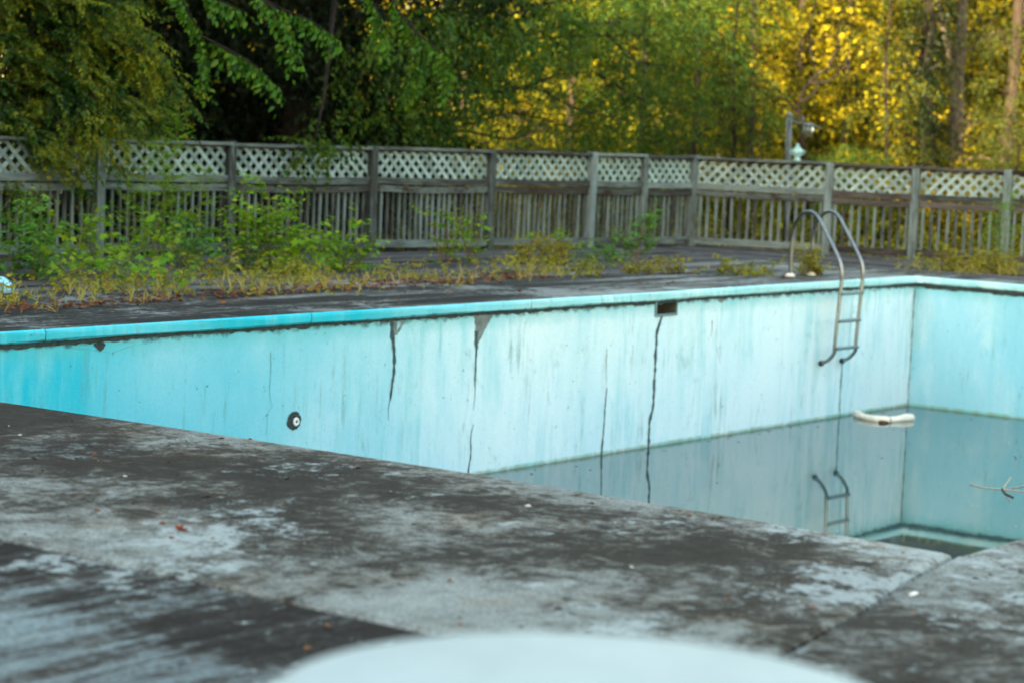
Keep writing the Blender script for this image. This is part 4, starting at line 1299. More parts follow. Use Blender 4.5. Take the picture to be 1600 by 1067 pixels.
forest_tree('maple_tree', 'slim gold and green tree seen over the fence centre left of the corner post', 1.0, 45.5, 7.5, 0.10, 20, 1.6, (0.4, 6.5), (0.5, 1.0), 130, M['lf_green'], M['bark'], 31)
forest_tree('maple_tree', 'golden leafy tree standing directly behind the fence corner', 3.3, 47.5, 8.0, 0.12, 24, 1.7, (0.4, 6.8), (0.5, 1.05), 135, M['lf_gold'], M['bark'], 32)
forest_tree('maple_tree', 'bright yellow tree behind the hanging lantern', 5.6, 45.5, 7.5, 0.11, 22, 1.3, (0.5, 6.5), (0.45, 0.95), 130, M['lf_gold'], M['bark'], 33)
forest_tree('maple_tree', 'glowing yellow tree between the lantern and the ivy-clad dark trunk', 6.9, 49.5, 8.0, 0.13, 24, 1.5, (0.4, 7.0), (0.5, 1.05), 135, M['lf_amber'], M['bark'], 34)
forest_tree('maple_tree', 'amber tree seen between the dark trunk and the forked trunk', 9.0, 50.5, 8.5, 0.14, 24, 1.6, (0.4, 7.0), (0.5, 1.05), 135, M['lf_amber'], M['bark'], 35)
forest_tree('maple_tree', 'yellow-green tree at the right edge behind the last fence panel', 11.2, 48.0, 8.0, 0.12, 24, 1.6, (0.4, 6.8), (0.5, 1.05), 135, M['lf_gold'], M['bark'], 36)
forest_tree('maple_tree', 'pale gold tree deep in the wood beyond the corner post', 4.6, 56.0, 9.0, 0.14, 24, 2.2, (0.4, 7.5), (0.6, 1.3), 130, M['lf_amber'], M['bark'], 37)
forest_tree('maple_tree', 'deep amber tree far back in the wood right of the forked trunk', 11.5, 58.0, 9.0, 0.15, 24, 2.2, (0.4, 7.5), (0.6, 1.3), 130, M['lf_gold'], M['bark'], 38)
forest_tree('maple_tree', 'green-gold tree glimpsed through the spreading tree limbs', -1.3, 50.0, 8.0, 0.13, 22, 1.9, (0.4, 7.0), (0.5, 1.15), 130, M['lf_gold'], M['bark'], 39)
forest_tree('maple_tree', 'leafy green tree between the spreading tree and the corner post', 2.2, 40.5, 7.0, 0.08, 26, 1.1, (0.3, 5.6), (0.45, 0.9), 120, M['lf_mid'], M['bark_dark'], 71, SP_MID)
forest_tree('maple_tree', 'yellow-green young tree crowding the forked pale trunk from behind', 9.3, 46.5, 6.5, 0.07, 22, 1.1, (0.4, 5.8), (0.45, 0.85), 110, M['lf_gold'], M['bark_dark'], 72)
forest_tree('maple_tree', 'bright gold young tree in front of the right-hand wood, left of the ivy trunk', 6.0, 41.5, 6.0, 0.06, 18, 0.8, (0.5, 5.4), (0.4, 0.75), 100, M['lf_gold'], M['bark_dark'], 73)
forest_tree('sapling_tree', 'green young tree with loose leaves just right of the corner post', 3.0, 38.5, 6.0, 0.06, 16, 0.8, (0.6, 5.2), (0.35, 0.65), 60, M['lf_mid'], M['bark'], 40, SP_MID)

tree('shrub', 'dark green shaded bush filling the gap between the forked trunk and the right edge', 'shrub', [(8.3, 37.4, -0.3), (8.3, 37.4, 0.5), (8.35, 37.4, 1.6)], [0.05, 0.04, 0.02],
     [((8.05, 37.4, 1.9), (0.40, 0.4, 0.22), 42), ((8.35, 37.3, 1.35), (0.55, 0.5, 0.25), 60), ((7.75, 37.5, 1.1), (0.45, 0.4, 0.2), 40), ((8.1, 37.2, 0.7), (0.8, 0.6, 0.35), 90), ((8.5, 37.5, 2.5), (0.3, 0.3, 0.2), 26)], SP_MID, M['lf_shade'], M['bark_dark'], None, 81, subs=3, limb_r=0.016)
tree('sapling_tree', 'thin shaded sapling with loose green leaves between the corner post and the lantern', 'tree', [(3.45, 36.6, -0.3), (3.5, 36.6, 1.4), (3.42, 36.6, 3.0), (3.5, 36.6, 4.4)], [0.04, 0.034, 0.026, 0.012],
     [((3.3, 36.5, 3.2), (0.5, 0.4, 0.3), 50), ((3.7, 36.5, 2.5), (0.45, 0.4, 0.22), 40), ((3.1, 36.6, 2.1), (0.4, 0.4, 0.2), 34), ((3.5, 36.5, 4.1), (0.6, 0.5, 0.35), 60), ((3.6, 36.4, 1.6), (0.35, 0.3, 0.15), 30)], SP_MID, M['lf_shade'], M['bark_dark'], WB, 82, subs=3, limb_r=0.014)
tree('sapling_tree', 'shaded leafy sapling under the glowing yellow tree, right of the lantern', 'tree', [(6.15, 37.8, -0.3), (6.2, 37.8, 1.4), (6.1, 37.8, 3.0), (6.2, 37.8, 4.6)], [0.04, 0.034, 0.026, 0.012],
     [((6.0, 37.7, 3.3), (0.45, 0.4, 0.22), 34), ((6.4, 37.7, 2.6), (0.4, 0.35, 0.2), 30), ((5.9, 37.7, 2.0), (0.4, 0.4, 0.18), 30), ((6.3, 37.7, 4.3), (0.6, 0.5, 0.3), 50), ((6.5, 37.6, 1.5), (0.45, 0.35, 0.2), 36)], SP_MID, M['lf_shade'], M['bark_dark'], WB, 83, subs=3, limb_r=0.014)

for q_, (x_, y_, lab_, m_) in enumerate((
        (9.9, 39.2, 'low sunlit bush behind the balusters at the far right end of the fence', 'lf_gold'),
        (8.2, 39.6, 'low golden bush showing through the balusters below the forked trunk', 'lf_amber'),
        (6.6, 39.4, 'low yellow bush showing through the balusters behind the pool ladder', 'lf_gold'),
        (5.0, 40.6, 'low golden-green bush behind the balusters under the lantern post', 'lf_green'),
        (3.2, 42.4, 'low yellow bush just right of the corner post, seen under the rail', 'lf_gold'),
        (1.0, 43.0, 'low golden bush glimpsed under the left fence run near its corner', 'lf_amber'))):
    rg_ = np.random.default_rng(200 + q_)
    cs_ = [((x_ + rg_.uniform(-0.9, 0.9), y_ + rg_.uniform(-0.4, 0.6), rg_.uniform(0.0, 0.75)), (0.55, 0.45, 0.32), 46, 0.0) for _ in range(11)]
    tree('golden_bush', lab_, 'bush', [(x_, y_, -0.3), (x_, y_, 0.1), (x_ + 0.03, y_, 0.5)], [0.05, 0.04, 0.02], cs_, SP_GOLD, M[m_], M['bark_dark'], 'low sunlit bushes beyond the fence', 210 + q_, (0.7, 1.1), 0.1, 0.8, 1, 0.3, None, None, 0.012)

# trunks that stand out
iv = []
rng = np.random.default_rng(3)
for z in np.linspace(0.0, 5.0, 16):
    iv.append(((7.27 - 0.02 * z + rng.normal(0, 0.08), 39.85 + rng.normal(0, 0.08), z), (0.22, 0.20, 0.28), 40, z))
tree('ivy_clad_tree', 'dark upright trunk wrapped in ivy, left of the forked pale trunk', 'tree', [(7.41, 40.0, -0.45), (7.29, 40.0, 1.27), (7.18, 40.0, 2.74), (7.21, 40.0, 4.10), (7.3, 40.0, 7.0)], [0.19, 0.16, 0.14, 0.12, 0.06],
     iv + [((7.3, 40.2, 6.4), (1.5, 1.4, 0.8), 160), ((6.4, 40.4, 5.6), (0.9, 0.9, 0.5), 70)], SP_MID, M['lf_dark'], M['bark_dark'], WB, 41, subs=1)
fk = tree('forked_tree', 'pale grey trunk forking into two stems above the right fence panels', 'tree', [(8.35, 42.0, -0.77), (8.25, 42.0, 0.68), (8.17, 42.0, 1.87), (8.14, 42.0, 2.71), (8.15, 42.0, 3.78), (8.05, 42.0, 7.5)], [0.20, 0.165, 0.14, 0.125, 0.105, 0.05],
          [((8.6, 41.8, 3.6), (0.4, 0.35, 0.25), 40, 3.0), ((8.75, 41.6, 2.0), (0.45, 0.4, 0.3), 50, 1.7), ((8.9, 41.7, 1.3), (0.5, 0.4, 0.25), 50, 1.2), ((8.1, 42.0, 6.8), (1.6, 1.5, 0.9), 170)], SP_MID, M['lf_shade'], M['bark_pale'], WB, 42)
b = MB()
b.tube(catmull([(8.14, 42.0, 2.5), (8.09, 42.0, 2.75), (7.97, 42.0, 3.24), (7.81, 42.0, 3.77), (7.67, 42.0, 4.24), (7.3, 42.0, 6.2)], 5), np.linspace(0.10, 0.045, 26), 8)
b.build('limb', M['bark_pale'], fk, fk.location)
tree('slender_tree', 'brown trunk with dark leaf clumps at the right edge of the wood', 'tree', [(8.98, 41.0, -0.68), (8.92, 41.0, 1.32), (8.97, 41.0, 2.84), (8.98, 41.0, 4.23), (8.97, 41.0, 7.0)], [0.15, 0.13, 0.11, 0.10, 0.05],
     [((8.75, 40.7, 2.6), (0.5, 0.4, 0.35), 60, 2.3), ((9.1, 40.6, 1.5), (0.6, 0.5, 0.3), 70, 1.3), ((8.5, 40.6, 1.0), (0.6, 0.5, 0.3), 70, 0.8), ((8.6, 40.8, 3.6), (0.4, 0.4, 0.3), 40, 3.2), ((9.0, 41.0, 6.2), (1.5, 1.4, 0.8), 150)], SP_MID, M['lf_shade'], M['bark'], WB, 43)
tree('birch_tree', 'thin pale sunlit stem left of the lantern post', 'tree', [(5.71, 48.0, -1.0), (5.53, 48.0, 2.45), (5.46, 48.0, 3.40), (5.42, 48.0, 6.5)], [0.09, 0.075, 0.07, 0.03], [((5.4, 48.0, 6.0), (1.0, 1.0, 0.7), 90)], SP_GOLD, M['lf_gold'], M['bark_pale'], WB, 44)
tree('birch_tree', 'second thin pale stem, shorter and further left of the lantern post', 'tree', [(5.52, 50.0, -1.0), (5.35, 50.0, 2.32), (5.30, 50.0, 3.74), (5.19, 50.0, 6.5)], [0.08, 0.07, 0.065, 0.03], [((5.2, 50.0, 6.0), (1.0, 1.0, 0.7), 90)], SP_GOLD, M['lf_gold'], M['bark_pale'], WB, 45)
tree('grey_stem_tree', 'grey-brown stem rising behind the fence between corner post and lantern post', 'tree', [(4.10, 39.0, -0.76), (4.01, 39.0, 1.48), (3.99, 39.0, 2.59), (3.93, 39.0, 5.5)], [0.085, 0.07, 0.065, 0.03], [((3.9, 39.0, 3.9), (0.6, 0.6, 0.4), 60), ((3.95, 39.0, 5.2), (1.1, 1.1, 0.6), 100)], SP_MID, M['lf_mid'], M['bark'], WB, 46)
sp_ = tree('bare_sapling', 'brown bare-limbed sapling with fanned branches right behind the lantern', 'tree', [(5.00, 38.0, -0.5), (4.86, 38.0, 1.09), (4.73, 38.0, 1.84), (4.69, 38.0, 2.11)], [0.055, 0.05, 0.042, 0.036],
           [((5.5, 38.2, 3.5), (0.5, 0.5, 0.3), 26, 2.1), ((4.3, 38.2, 3.0), (0.4, 0.4, 0.25), 16, 2.0)], SP_GOLD, M['lf_amber'], M['bark_dark'], WB, 47)
b = MB()
for q in ([(4.73, 38.0, 1.95), (4.44, 38.0, 2.21), (4.11, 38.0, 2.27)], [(4.69, 38.0, 2.11), (4.83, 38.0, 2.49), (5.12, 38.0, 2.70), (5.44, 38.0, 2.84)], [(4.74, 38.0, 2.17), (4.98, 38.0, 2.39), (4.92, 38.0, 2.82)], [(4.83, 38.0, 2.49), (5.24, 38.0, 2.57), (5.54, 38.0, 3.01)], [(5.12, 38.0, 2.7), (5.3, 38.0, 3.1), (5.3, 38.0, 3.6)], [(4.92, 38.0, 2.82), (4.8, 38.0, 3.3), (4.9, 38.0, 3.9)]):
    c = catmull(q, 5)
    b.tube(c, np.linspace(0.030, 0.010, len(c)), 6)
b.build('limb', M['bark_dark'], sp_, sp_.location)
tree('shrub', 'rounded green bush just over the fence right of the turquoise ornament', 'shrub', [(5.45, 36.9, -0.3), (5.47, 36.9, 0.3), (5.5, 36.9, 0.9)], [0.04, 0.03, 0.02],
     [((5.49, 37.0, 1.29), (0.48, 0.43, 0.17), 90), ((5.58, 36.5, 1.12), (0.63, 0.57, 0.21), 110), ((5.21, 37.2, 1.01), (0.54, 0.48, 0.21), 90), ((5.5, 36.9, 0.5), (0.7, 0.6, 0.4), 130)], SP_SHRUB, M['lf_mid'], M['bark'], None, 48, subs=3, limb_r=0.015)

# the wood far behind, trees at the left, an added unseen wood for shade
def mass(name, label, boxes, sp, leafm, barkm, seed, scale=(0.8, 1.3), per=45):
    rng = np.random.default_rng(seed)
    P_, D_ = [], []
    for (x0, x1, y0, y1, z0, z1, n) in boxes:
        # clumped, not even: pick centres first
        nc = max(6, n // per)
        cs = np.stack([rng.uniform(x0, x1, nc), rng.uniform(y0, y1, nc), rng.uniform(z0, z1, nc)], -1)
        rr = rng.uniform(0.9, 2.2, nc)
        for c, r in zip(cs, rr):
            p, d = clump_sites(rng, c, (r, r, r * 0.7), per, 0.2, 0.2)
            P_.append(p); D_.append(d)
    P_, D_ = np.vstack(P_), np.vstack(D_)
    keep = P_[:, 2] > -0.2
    o = scatter(name, sp, P_[keep], D_[keep], [leafm, barkm], None, (0, 0, 0), scale, 0.7, rng)
    tag(o, label, 'woods', None, 'stuff')
    return o
mass('distant_woods', 'mass of gold and dark green woodland closing the view behind the single trees', [(-14, 24, 61, 73, 0, 12, 20000), (-14, -4, 40, 60, 0, 3, 400)], SP_BIG, M['lf_far'], M['bark_dark'], 51)
mass('side_woods', 'shaded woodland standing left of the pool beyond the fence', [(-20, -12, 12, 34, 0.2, 9, 6000)], SP_BELT, M['lf_dark'], M['bark_dark'], 52, (0.9, 1.4))
mass('shade_woods', 'tall wood behind the viewer that keeps the pool in evening shade', [(-36, -24.5, -24, -18, 0.2, 21.6, 8500), (-24.5, -18, -24, -18, 0.2, 20.5, 6500), (-18, 3, -24, -18, 0.2, 18.4, 13500)], SP_BELT, M['lf_dark'], M['bark_dark'], 53, (0.9, 1.4), 20)  # added unseen wood, heights stepped so sun reaches only the far trees
rng = np.random.default_rng(61)
n = 9500
ux = rng.uniform(-9, 17, n); uy = rng.uniform(29.5, 61, n)
keep = ((ux - FC.x) * NRo.x + (uy - FC.y) * NRo.y > 0.7) | ((ux - FC.x) * NLo.x + (uy - FC.y) * NLo.y > 0.7)
ux, uy = ux[keep], uy[keep]
cl_ = np.sin(ux * 1.3) * np.sin(uy * 0.9) + np.sin(ux * 0.5 + uy * 0.7)
uz = -0.28 + rng.random(len(ux)) ** 1.5 * (0.55 + 0.35 * cl_.clip(-1, 1.5))
o = scatter('undergrowth', SP_SHRUB + SP_MID, np.stack([ux, uy, uz], -1), np.stack([rng.normal(0, 1, len(ux)), rng.normal(0, 1, len(ux)), rng.uniform(0.0, 1.2, len(ux))], -1), [M['lf_green'], M['stem_brown']], None, (0, 0, 0), (0.8, 1.5), 0.6, rng)
tag(o, 'low leafy undergrowth on the woodland floor beyond the fence', 'undergrowth', None, 'stuff')

# ------------------------------------------------------------------ weeds on the far deck
SP_LOBE = sprays(71, 6, 4, 0.20, 'lobed', 0.135, 0.125, droop=0.15, spread=0.9, flat=0.4)
SP_OVAL = sprays(72, 6, 6, 0.20, 'oval', 0.085, 0.042, droop=0.15, spread=0.9)
SP_FEATH = sprays(73, 6, 22, 0.26, 'diamond', 0.060, 0.013, droop=0.15, spread=0.9)
SP_SMALL = sprays(74, 6, 7, 0.13, 'oval', 0.045, 0.024, droop=0.1, spread=0.9)


def weed(name, label, base, stems, sp, leafm, stemm='stem', seed=1, scale=(0.7, 1.15), dens=18.0, low=0.10, upw=0.45, roll=0.4, cat='weed'):
    """stems: (dx, dy, height, lean x, lean y). Leaves come off each stem all round."""
    rng = np.random.default_rng(seed)
    root = empty(name, (base[0], base[1], 0.0), 0, label, cat, 'weeds growing through the far deck')
    b = MB()
    P_, D_ = [], []
    for dx, dy, h, lx, ly in stems:
        a = np.array([base[0] + dx, base[1] + dy, -0.02])
        pts = [a, a + [lx * 0.25 + rng.normal(0, .01), ly * 0.25, h * 0.4], a + [lx * 0.6 + rng.normal(0, .015), ly * 0.6, h * 0.75], a + [lx, ly, h]]
        c = catmull(pts, 5)
        b.tube(c, np.linspace(0.007, 0.002, len(c)), 5)
        n = max(4, int(dens * h))
        for q in range(n):
            f = low + (1 - low) * (q + rng.random()) / n
            i = min(len(c) - 1, int(f * (len(c) - 1)))
            w = rng.uniform(0, 2 * math.pi)
            P_.append(c[i]); D_.append((math.cos(w), math.sin(w), rng.uniform(0.0, upw * 2)))
    b.build('stem', M[stemm], root, root.location)
    scatter('foliage', sp, P_, D_, [M[leafm], M[stemm]], root, root.location, scale, roll, rng)
    return root


def rs(seed, n, spread, h, lean=0.15, sy=None):
    r = np.random.default_rng(seed)
    return [(r.uniform(-spread, spread), r.uniform(-1, 1) * (sy or spread * 0.6), r.uniform(*h), r.normal(0, lean), r.normal(0, lean)) for _ in range(n)]

weed('leafy_weed', 'dark green low bush at the left edge beside the blue basin', (-4.55, 20.0), rs(1, 20, 0.45, (0.25, 0.88)), SP_OVAL, 'lf_weed_d', seed=1)
weed('lobed_weed', 'wide clump of bright star-leaved weeds below the second fence post', (-3.78, 20.7), rs(2, 22, 0.62, (0.22, 0.76)), SP_LOBE, 'lf_weed', seed=2, dens=10)
weed('lobed_weed', 'lower star-leaved weeds spilling toward the pool edge on the left', (-3.45, 19.5), rs(3, 12, 0.55, (0.12, 0.41)), SP_LOBE, 'lf_weed', seed=3, dens=12)
weed('feathery_weed', 'very tall feathery weed reaching above the fence lattice', (-3.62, 22.6), [(0.10, 0, 1.62, 0.06, 0), (-0.15, 0.1, 1.2, -0.1, 0.05), (0.35, 0, 1.05, 0.1, 0), (-0.3, 0, 0.95, -0.05, 0), (0.22, 0.1, 0.85, 0.02, 0), (-0.05, -.1, 1.0, 0.15, 0), (0.05, 0, 1.35, -0.06, 0)], SP_FEATH, 'lf_weed', seed=4, dens=42, scale=(0.5, 1.0))
weed('leafy_weed', 'tall bushy weed in front of the third fence post', (-2.72, 22.3), rs(5, 18, 0.40, (0.35, 1.07)), SP_OVAL, 'lf_weed', seed=5)
weed('leafy_weed', 'shaded weed between the tall bushy one and the feathery one', (-3.15, 22.1), rs(6, 9, 0.30, (0.2, 0.61)), SP_OVAL, 'lf_weed_d', seed=6)
weed('lobed_weed', 'bright star-leaved weed right of the tall bushy weed', (-2.10, 22.0), rs(7, 16, 0.36, (0.18, 0.51)), SP_LOBE, 'lf_weed', seed=7, dens=12)
weed('lobed_weed', 'star-leaved weed with one tall shoot at the foot of the fourth post', (-1.72, 22.7), rs(8, 16, 0.20, (0.2, 0.56)) + [(0.02, 0, 0.68, 0.02, 0), (-.1, 0, .58, 0.0, 0)], SP_LOBE, 'lf_weed', seed=8, dens=12, scale=(0.6, 1.0))
weed('lobed_weed', 'half-dead yellowing weed under the bright star-leaved weeds', (-2.65, 21.2), rs(9, 14, 0.45, (0.08, 0.27)), SP_LOBE, 'lf_weed_y', seed=9, dens=18, scale=(0.5, 0.9))
weed('leafy_weed', 'round oval-leaved shrub in front of the fifth fence post', (-0.66, 25.0), rs(10, 12, 0.24, (0.22, 0.66), 0.14), SP_OVAL, 'lf_weed', 'stem_brown', seed=10, dens=13, scale=(0.5, 1.1))
weed('oak_seedling', 'leaning oak seedling before the narrow fence panel', (1.42, 26.7), [(0, 0, 0.62, 0.22, 0), (0, 0, 0.72, 0.26, 0.05), (0, 0, 0.36, -0.36, 0), (0.02, 0, 0.45, 0.1, 0), (0, 0, 0.30, 0.30, 0), (0, 0, .3, -.12, 0)], SP_OVAL, 'lf_weed_d', 'stem_brown', seed=11, dens=20, low=0.3)
weed('leafy_weed', 'low spreading weed left of the oak seedling stem', (0.95, 26.0), rs(12, 14, 0.35, (0.06, 0.24)), SP_SMALL, 'lf_weed_d', seed=12, dens=40)
weed('leafy_weed', 'reddish mixed weed tuft below the sixth post', (0.30, 25.2), rs(13, 20, 0.30, (0.12, 0.39)), SP_SMALL, 'lf_weed_y', 'stem_brown', seed=13, dens=34)
weed('leafy_weed', 'green upright sprig beside the reddish weed tuft', (0.42, 25.5), rs(14, 8, 0.10, (0.2, 0.44)), SP_OVAL, 'lf_weed', seed=14, scale=(0.5, 0.8))
weed('leafy_weed', 'small yellow-green weed at the crack near the pool edge', (0.66, 23.7), rs(15, 12, 0.26, (0.06, 0.21)), SP_SMALL, 'lf_weed_y', seed=15, dens=40)
weed('leafy_weed', 'tiny round weed right of the crack, on bare concrete', (1.36, 24.4), rs(16, 10, 0.10, (0.05, 0.18)), SP_SMALL, 'lf_weed_y', 'stem_brown', seed=16, dens=50)
weed('leafy_weed', 'pinkish bare-stemmed weed beyond the tiny round one', (1.78, 24.8), rs(17, 12, 0.16, (0.08, 0.27)), SP_SMALL, 'lf_weed_y', 'stem_brown', seed=17, dens=26)
weed('leafy_weed', 'upright yellow-green sprig on concrete left of the ladder', (2.30, 24.8), [(0, 0, 0.24, 0, 0), (0.02, 0, 0.2, 0.03, 0), (0.1, 0, 0.08, 0.1, 0), (0.15, 0, 0.08, 0.1, 0), (-.02, 0, .1, -.04, 0)], SP_OVAL, 'lf_weed_y', seed=18, dens=40, scale=(0.5, 0.8))
weed('leafy_weed', 'creeping weed with a raised tip between sprig and ladder', (2.68, 24.9), rs(19, 10, 0.20, (0.05, 0.16)) + [(0.1, 0, 0.22, 0.22, 0)], SP_SMALL, 'lf_weed_y', seed=19, dens=44)
weed('leafy_weed', 'yellow-green clump with red base behind the ladder legs', (3.44, 25.5), rs(20, 16, 0.18, (0.08, 0.37), 0.08), SP_SMALL, 'lf_weed_y', 'stem_brown', seed=20, dens=40, scale=(0.7, 1.2))
weed('leafy_weed', 'bushy yellow tuft at the foot of the tall right-hand feathery weed', (5.72, 27.3), rs(21, 46, 0.46, (0.08, 0.34), 0.08, 0.3), SP_SMALL, 'lf_weed_y', 'stem_brown', seed=21, dens=40)
weed('feathery_weed', 'tall feathery weed beside the last full fence post on the right', (6.02, 27.9), [(0.08, 0, 1.05, 0.12, 0), (-0.05, 0, 0.75, 0.02, 0), (0.15, 0, 0.62, 0.1, 0), (-0.12, 0, 0.5, -0.05, 0), (0.02, 0, 0.9, 0.05, 0)], SP_FEATH, 'lf_weed', seed=22, dens=44, scale=(0.4, 0.75))

# dry grass and small creeping growth along the edge of the boards
rng = np.random.default_rng(81)
def tuft(rng, n, h):
    V, T = [], []
    for i in range(n):
        lv, lt = leaf_shape('blade', h * rng.uniform(0.5, 1.1), 0.006)
        R = (rotx(np.array([rng.uniform(0, 6.28)])) @ roty(np.array([rng.uniform(-0.15, 0.95)])))[0]
        T.append(lt + len(V) * len(lv)); V.append(lv @ R.T)
    return np.vstack(V), np.vstack(T), np.zeros(n * 3, int)
TUFT = [tuft(rng, 12, 0.20) for _ in range(5)]
gs, gt = [], []
for _ in range(2600):
    s = rng.uniform(4.0, 14.8)
    dn = np.interp(s, [4.0, 5.0, 6.4, 7.0, 9, 14.5], [0.25, 0.4, 0.45, 0.7, 0.8, 0.8])
    c = np.interp(s, [4, 6, 8, 11, 14.5], [-1.95, -1.9, -2.1, -2.0, -2.0])
    t = c + rng.normal(0, np.interp(s, [4, 7, 10], [0.25, 0.28, 0.45])) + 0.15 * math.sin(s * 2.3)
    pat = 0.5 + 0.5 * math.sin(s * 5.1 + 2 * math.sin(t * 6)) * math.sin(t * 7.3 + s * 1.7)
    if rng.random() > dn * (0.05 + 0.60 * pat ** 2): continue
    gs.append(s); gt.append(t)
for _ in range(90):
    gs.append(rng.normal(-1.35, 0.3)); gt.append(rng.normal(0.1, 0.3))
pos = [tuple(P(a, c, 0.0)) for a, c in zip(gs, gt)]
o = scatter('dry_grass', TUFT, pos, np.stack([rng.normal(0, .5, len(pos)), rng.normal(0, .5, len(pos)), np.ones(len(pos))], -1), [M['lf_dry'], M['lf_dry']], None, (0, 0, 0), (0.3, 1.0), 3.0, rng)
tag(o, 'dry yellow grass fringe along the far deck in front of the weeds', 'grass', None, 'stuff')
gs2 = [(a + rng.normal(0, .1), c + rng.normal(-0.05, 0.2)) for a, c in zip(gs, gt) for _ in range(2) if rng.random() < 0.6]
pos = [(*P(a, c)[:2], rng.uniform(0.0, 0.14)) for a, c in gs2]
o = scatter('ground_cover', SP_SMALL, pos, np.stack([rng.normal(0, 1, len(pos)), rng.normal(0, 1, len(pos)), rng.uniform(0.2, 1.3, len(pos))], -1), [M['lf_weed_y'], M['stem_brown']], None, (0, 0, 0), (0.6, 1.3), 0.5, rng)
tag(o, 'low yellow-green creeping growth among the dry grass', 'ground cover', None, 'stuff')

# litter of dead leaves
def flat_leaf(rng, L, W, kind='oval'):
    lv, lt = leaf_shape(kind, L, W)
    lv[:, 2] += rng.uniform(0.0, 0.015, len(lv))
    return lv, lt, np.zeros(len(lt), int)
FL = [flat_leaf(rng, 0.06, 0.034) for _ in range(4)] + [flat_leaf(rng, 0.08, 0.07, 'lobed') for _ in range(2)]
pos = []
for _ in range(900):
    s = rng.uniform(5.0, 14.5)
    t = np.interp(s, [5, 8, 11, 14.5], [-1.75, -1.65, -1.30, -1.15]) + rng.normal(0, 0.14) - rng.random() ** 2 * 0.5
    pos.append(tuple(P(s, t, 0.004)))
for _ in range(60):
    pos.append(tuple(P(rng.uniform(1, 14.5), rng.uniform(-2.3, -0.35), 0.004)))
o = scatter('leaf_litter', FL, pos, np.stack([rng.normal(0, 1, len(pos)), rng.normal(0, 1, len(pos)), rng.normal(0, .12, len(pos))], -1), [M['lf_litter'], M['lf_litter']], None, (0, 0, 0), (0.5, 1.2), 0.2, rng)
tag(o, 'dead red-brown leaves lying along the grass fringe', 'leaf litter', None, 'stuff')

# ------------------------------------------------------------------ small things
def dead_leaf(label, xy, rz, L, curl=0.02):
    lv, lt = leaf_shape('lobed', L, L * 0.8)
    lv[:, 2] += curl * np.abs(lv[:, 1]) / (L * 0.4) + 0.004
    b = MB().add([tuple(v) for v in lv], [tuple(t) for t in lt], 0, True)
    o = b.build('fallen_leaf', M['lf_red'], None, loc=(xy[0], xy[1], 0.002), rz=rz)
    o.rotation_euler.x = 0.15
    m = o.modifiers.new('thickness', 'SOLIDIFY'); m.thickness = 0.001
    return tag(o, label, 'leaf', 'dead leaves on the near deck')
dead_leaf('curled red leaf lying on the dark near deck at the left', (-1.23, 8.14), 0.6, 0.075, 0.03)
dead_leaf('flat rusty leaf near the slab joint on the right', (1.05, 7.25), 2.2, 0.07, 0.008)
b = MB()
rg = random.Random(4)
for _ in range(620):
    s_, t_ = rg.uniform(15.98, 19.6), rg.uniform(1.5, 10.5)
    p_ = P(s_, t_)
    L = rg.choice((0.004, 0.006, 0.008, 0.012, 0.018)); a = rg.uniform(0, 6.28); w_ = L * rg.uniform(0.25, 0.8)
    b.add([(p_.x + L * math.cos(a), p_.y + L * math.sin(a), 0.002), (p_.x - w_ * math.sin(a), p_.y + w_ * math.cos(a), 0.002 + L * 0.4), (p_.x - L * math.cos(a), p_.y - L * math.sin(a), 0.002), (p_.x + w_ * math.sin(a), p_.y - w_ * math.cos(a), 0.001)], [(0, 1, 2), (0, 2, 3)], rg.choice((0, 0, 0, 1, 1, 2)))
o = b.build('deck_grit', [M['twig_dark'], M['lf_litter'], M['twig']], None)
tag(o, 'grit and tiny bits of dead leaf strewn over the near deck', 'grit', None, 'stuff')
o = MB().box((0, 0, 0.006), (0.042, 0.013, 0.011), bevel=0.003).build('paper_scrap', M['white_plastic'], None, loc=(1.42, 7.56, 0), rz=0.9)
tag(o, 'little white paper stub on the right-hand deck slab', 'scrap')

# floating white foam tube
fl = empty('foam_float', (4.15, 24.6, WZ), 0, 'dirty white foam float drifting by the far pool corner', 'float')
pts = catmull([(3.93, 24.93, -1.512), (3.95, 24.75, -1.508), (4.05, 24.58, -1.512), (4.2, 24.56, -1.514), (4.34, 24.64, -1.512), (4.46, 24.75, -1.506), (4.53, 24.82, -1.512)], 6)
rr = [0.040 + 0.004 * math.sin(i * 0.45 + 1) + (0.009 if i < 7 else 0) * (1 - i / 9) + max(0, i - 26) * 0.0012 for i in range(len(pts))]
rr[0] *= 0.5; rr[-1] *= 0.5
MB().tube(pts, rr, 12).build('foam_tube', M['foam'], fl, fl.location)
b = MB()
for i in (19,): b.tube([pts[i], pts[i] + (pts[i + 1] - pts[i]) * 0.25], rr[i] + 0.004, 12)
b.build('strap', M['rust_brown'], fl, fl.location)
b = MB().lathe([(0.0, -0.02), (0.05, -0.015), (0.062, 0.006), (0.04, 0.022), (0.0, 0.028)], n=14)
b.v = [(x * (1 + 0.25 * math.sin(7 * x * 20)), y * 0.8, z) for x, y, z in b.v]
o = b.build('debris_clump', M['rust_brown'], None, loc=(4.14, 24.42, WZ + 0.004))
tag(o, 'small brown clump of debris floating against the white foam', 'debris')

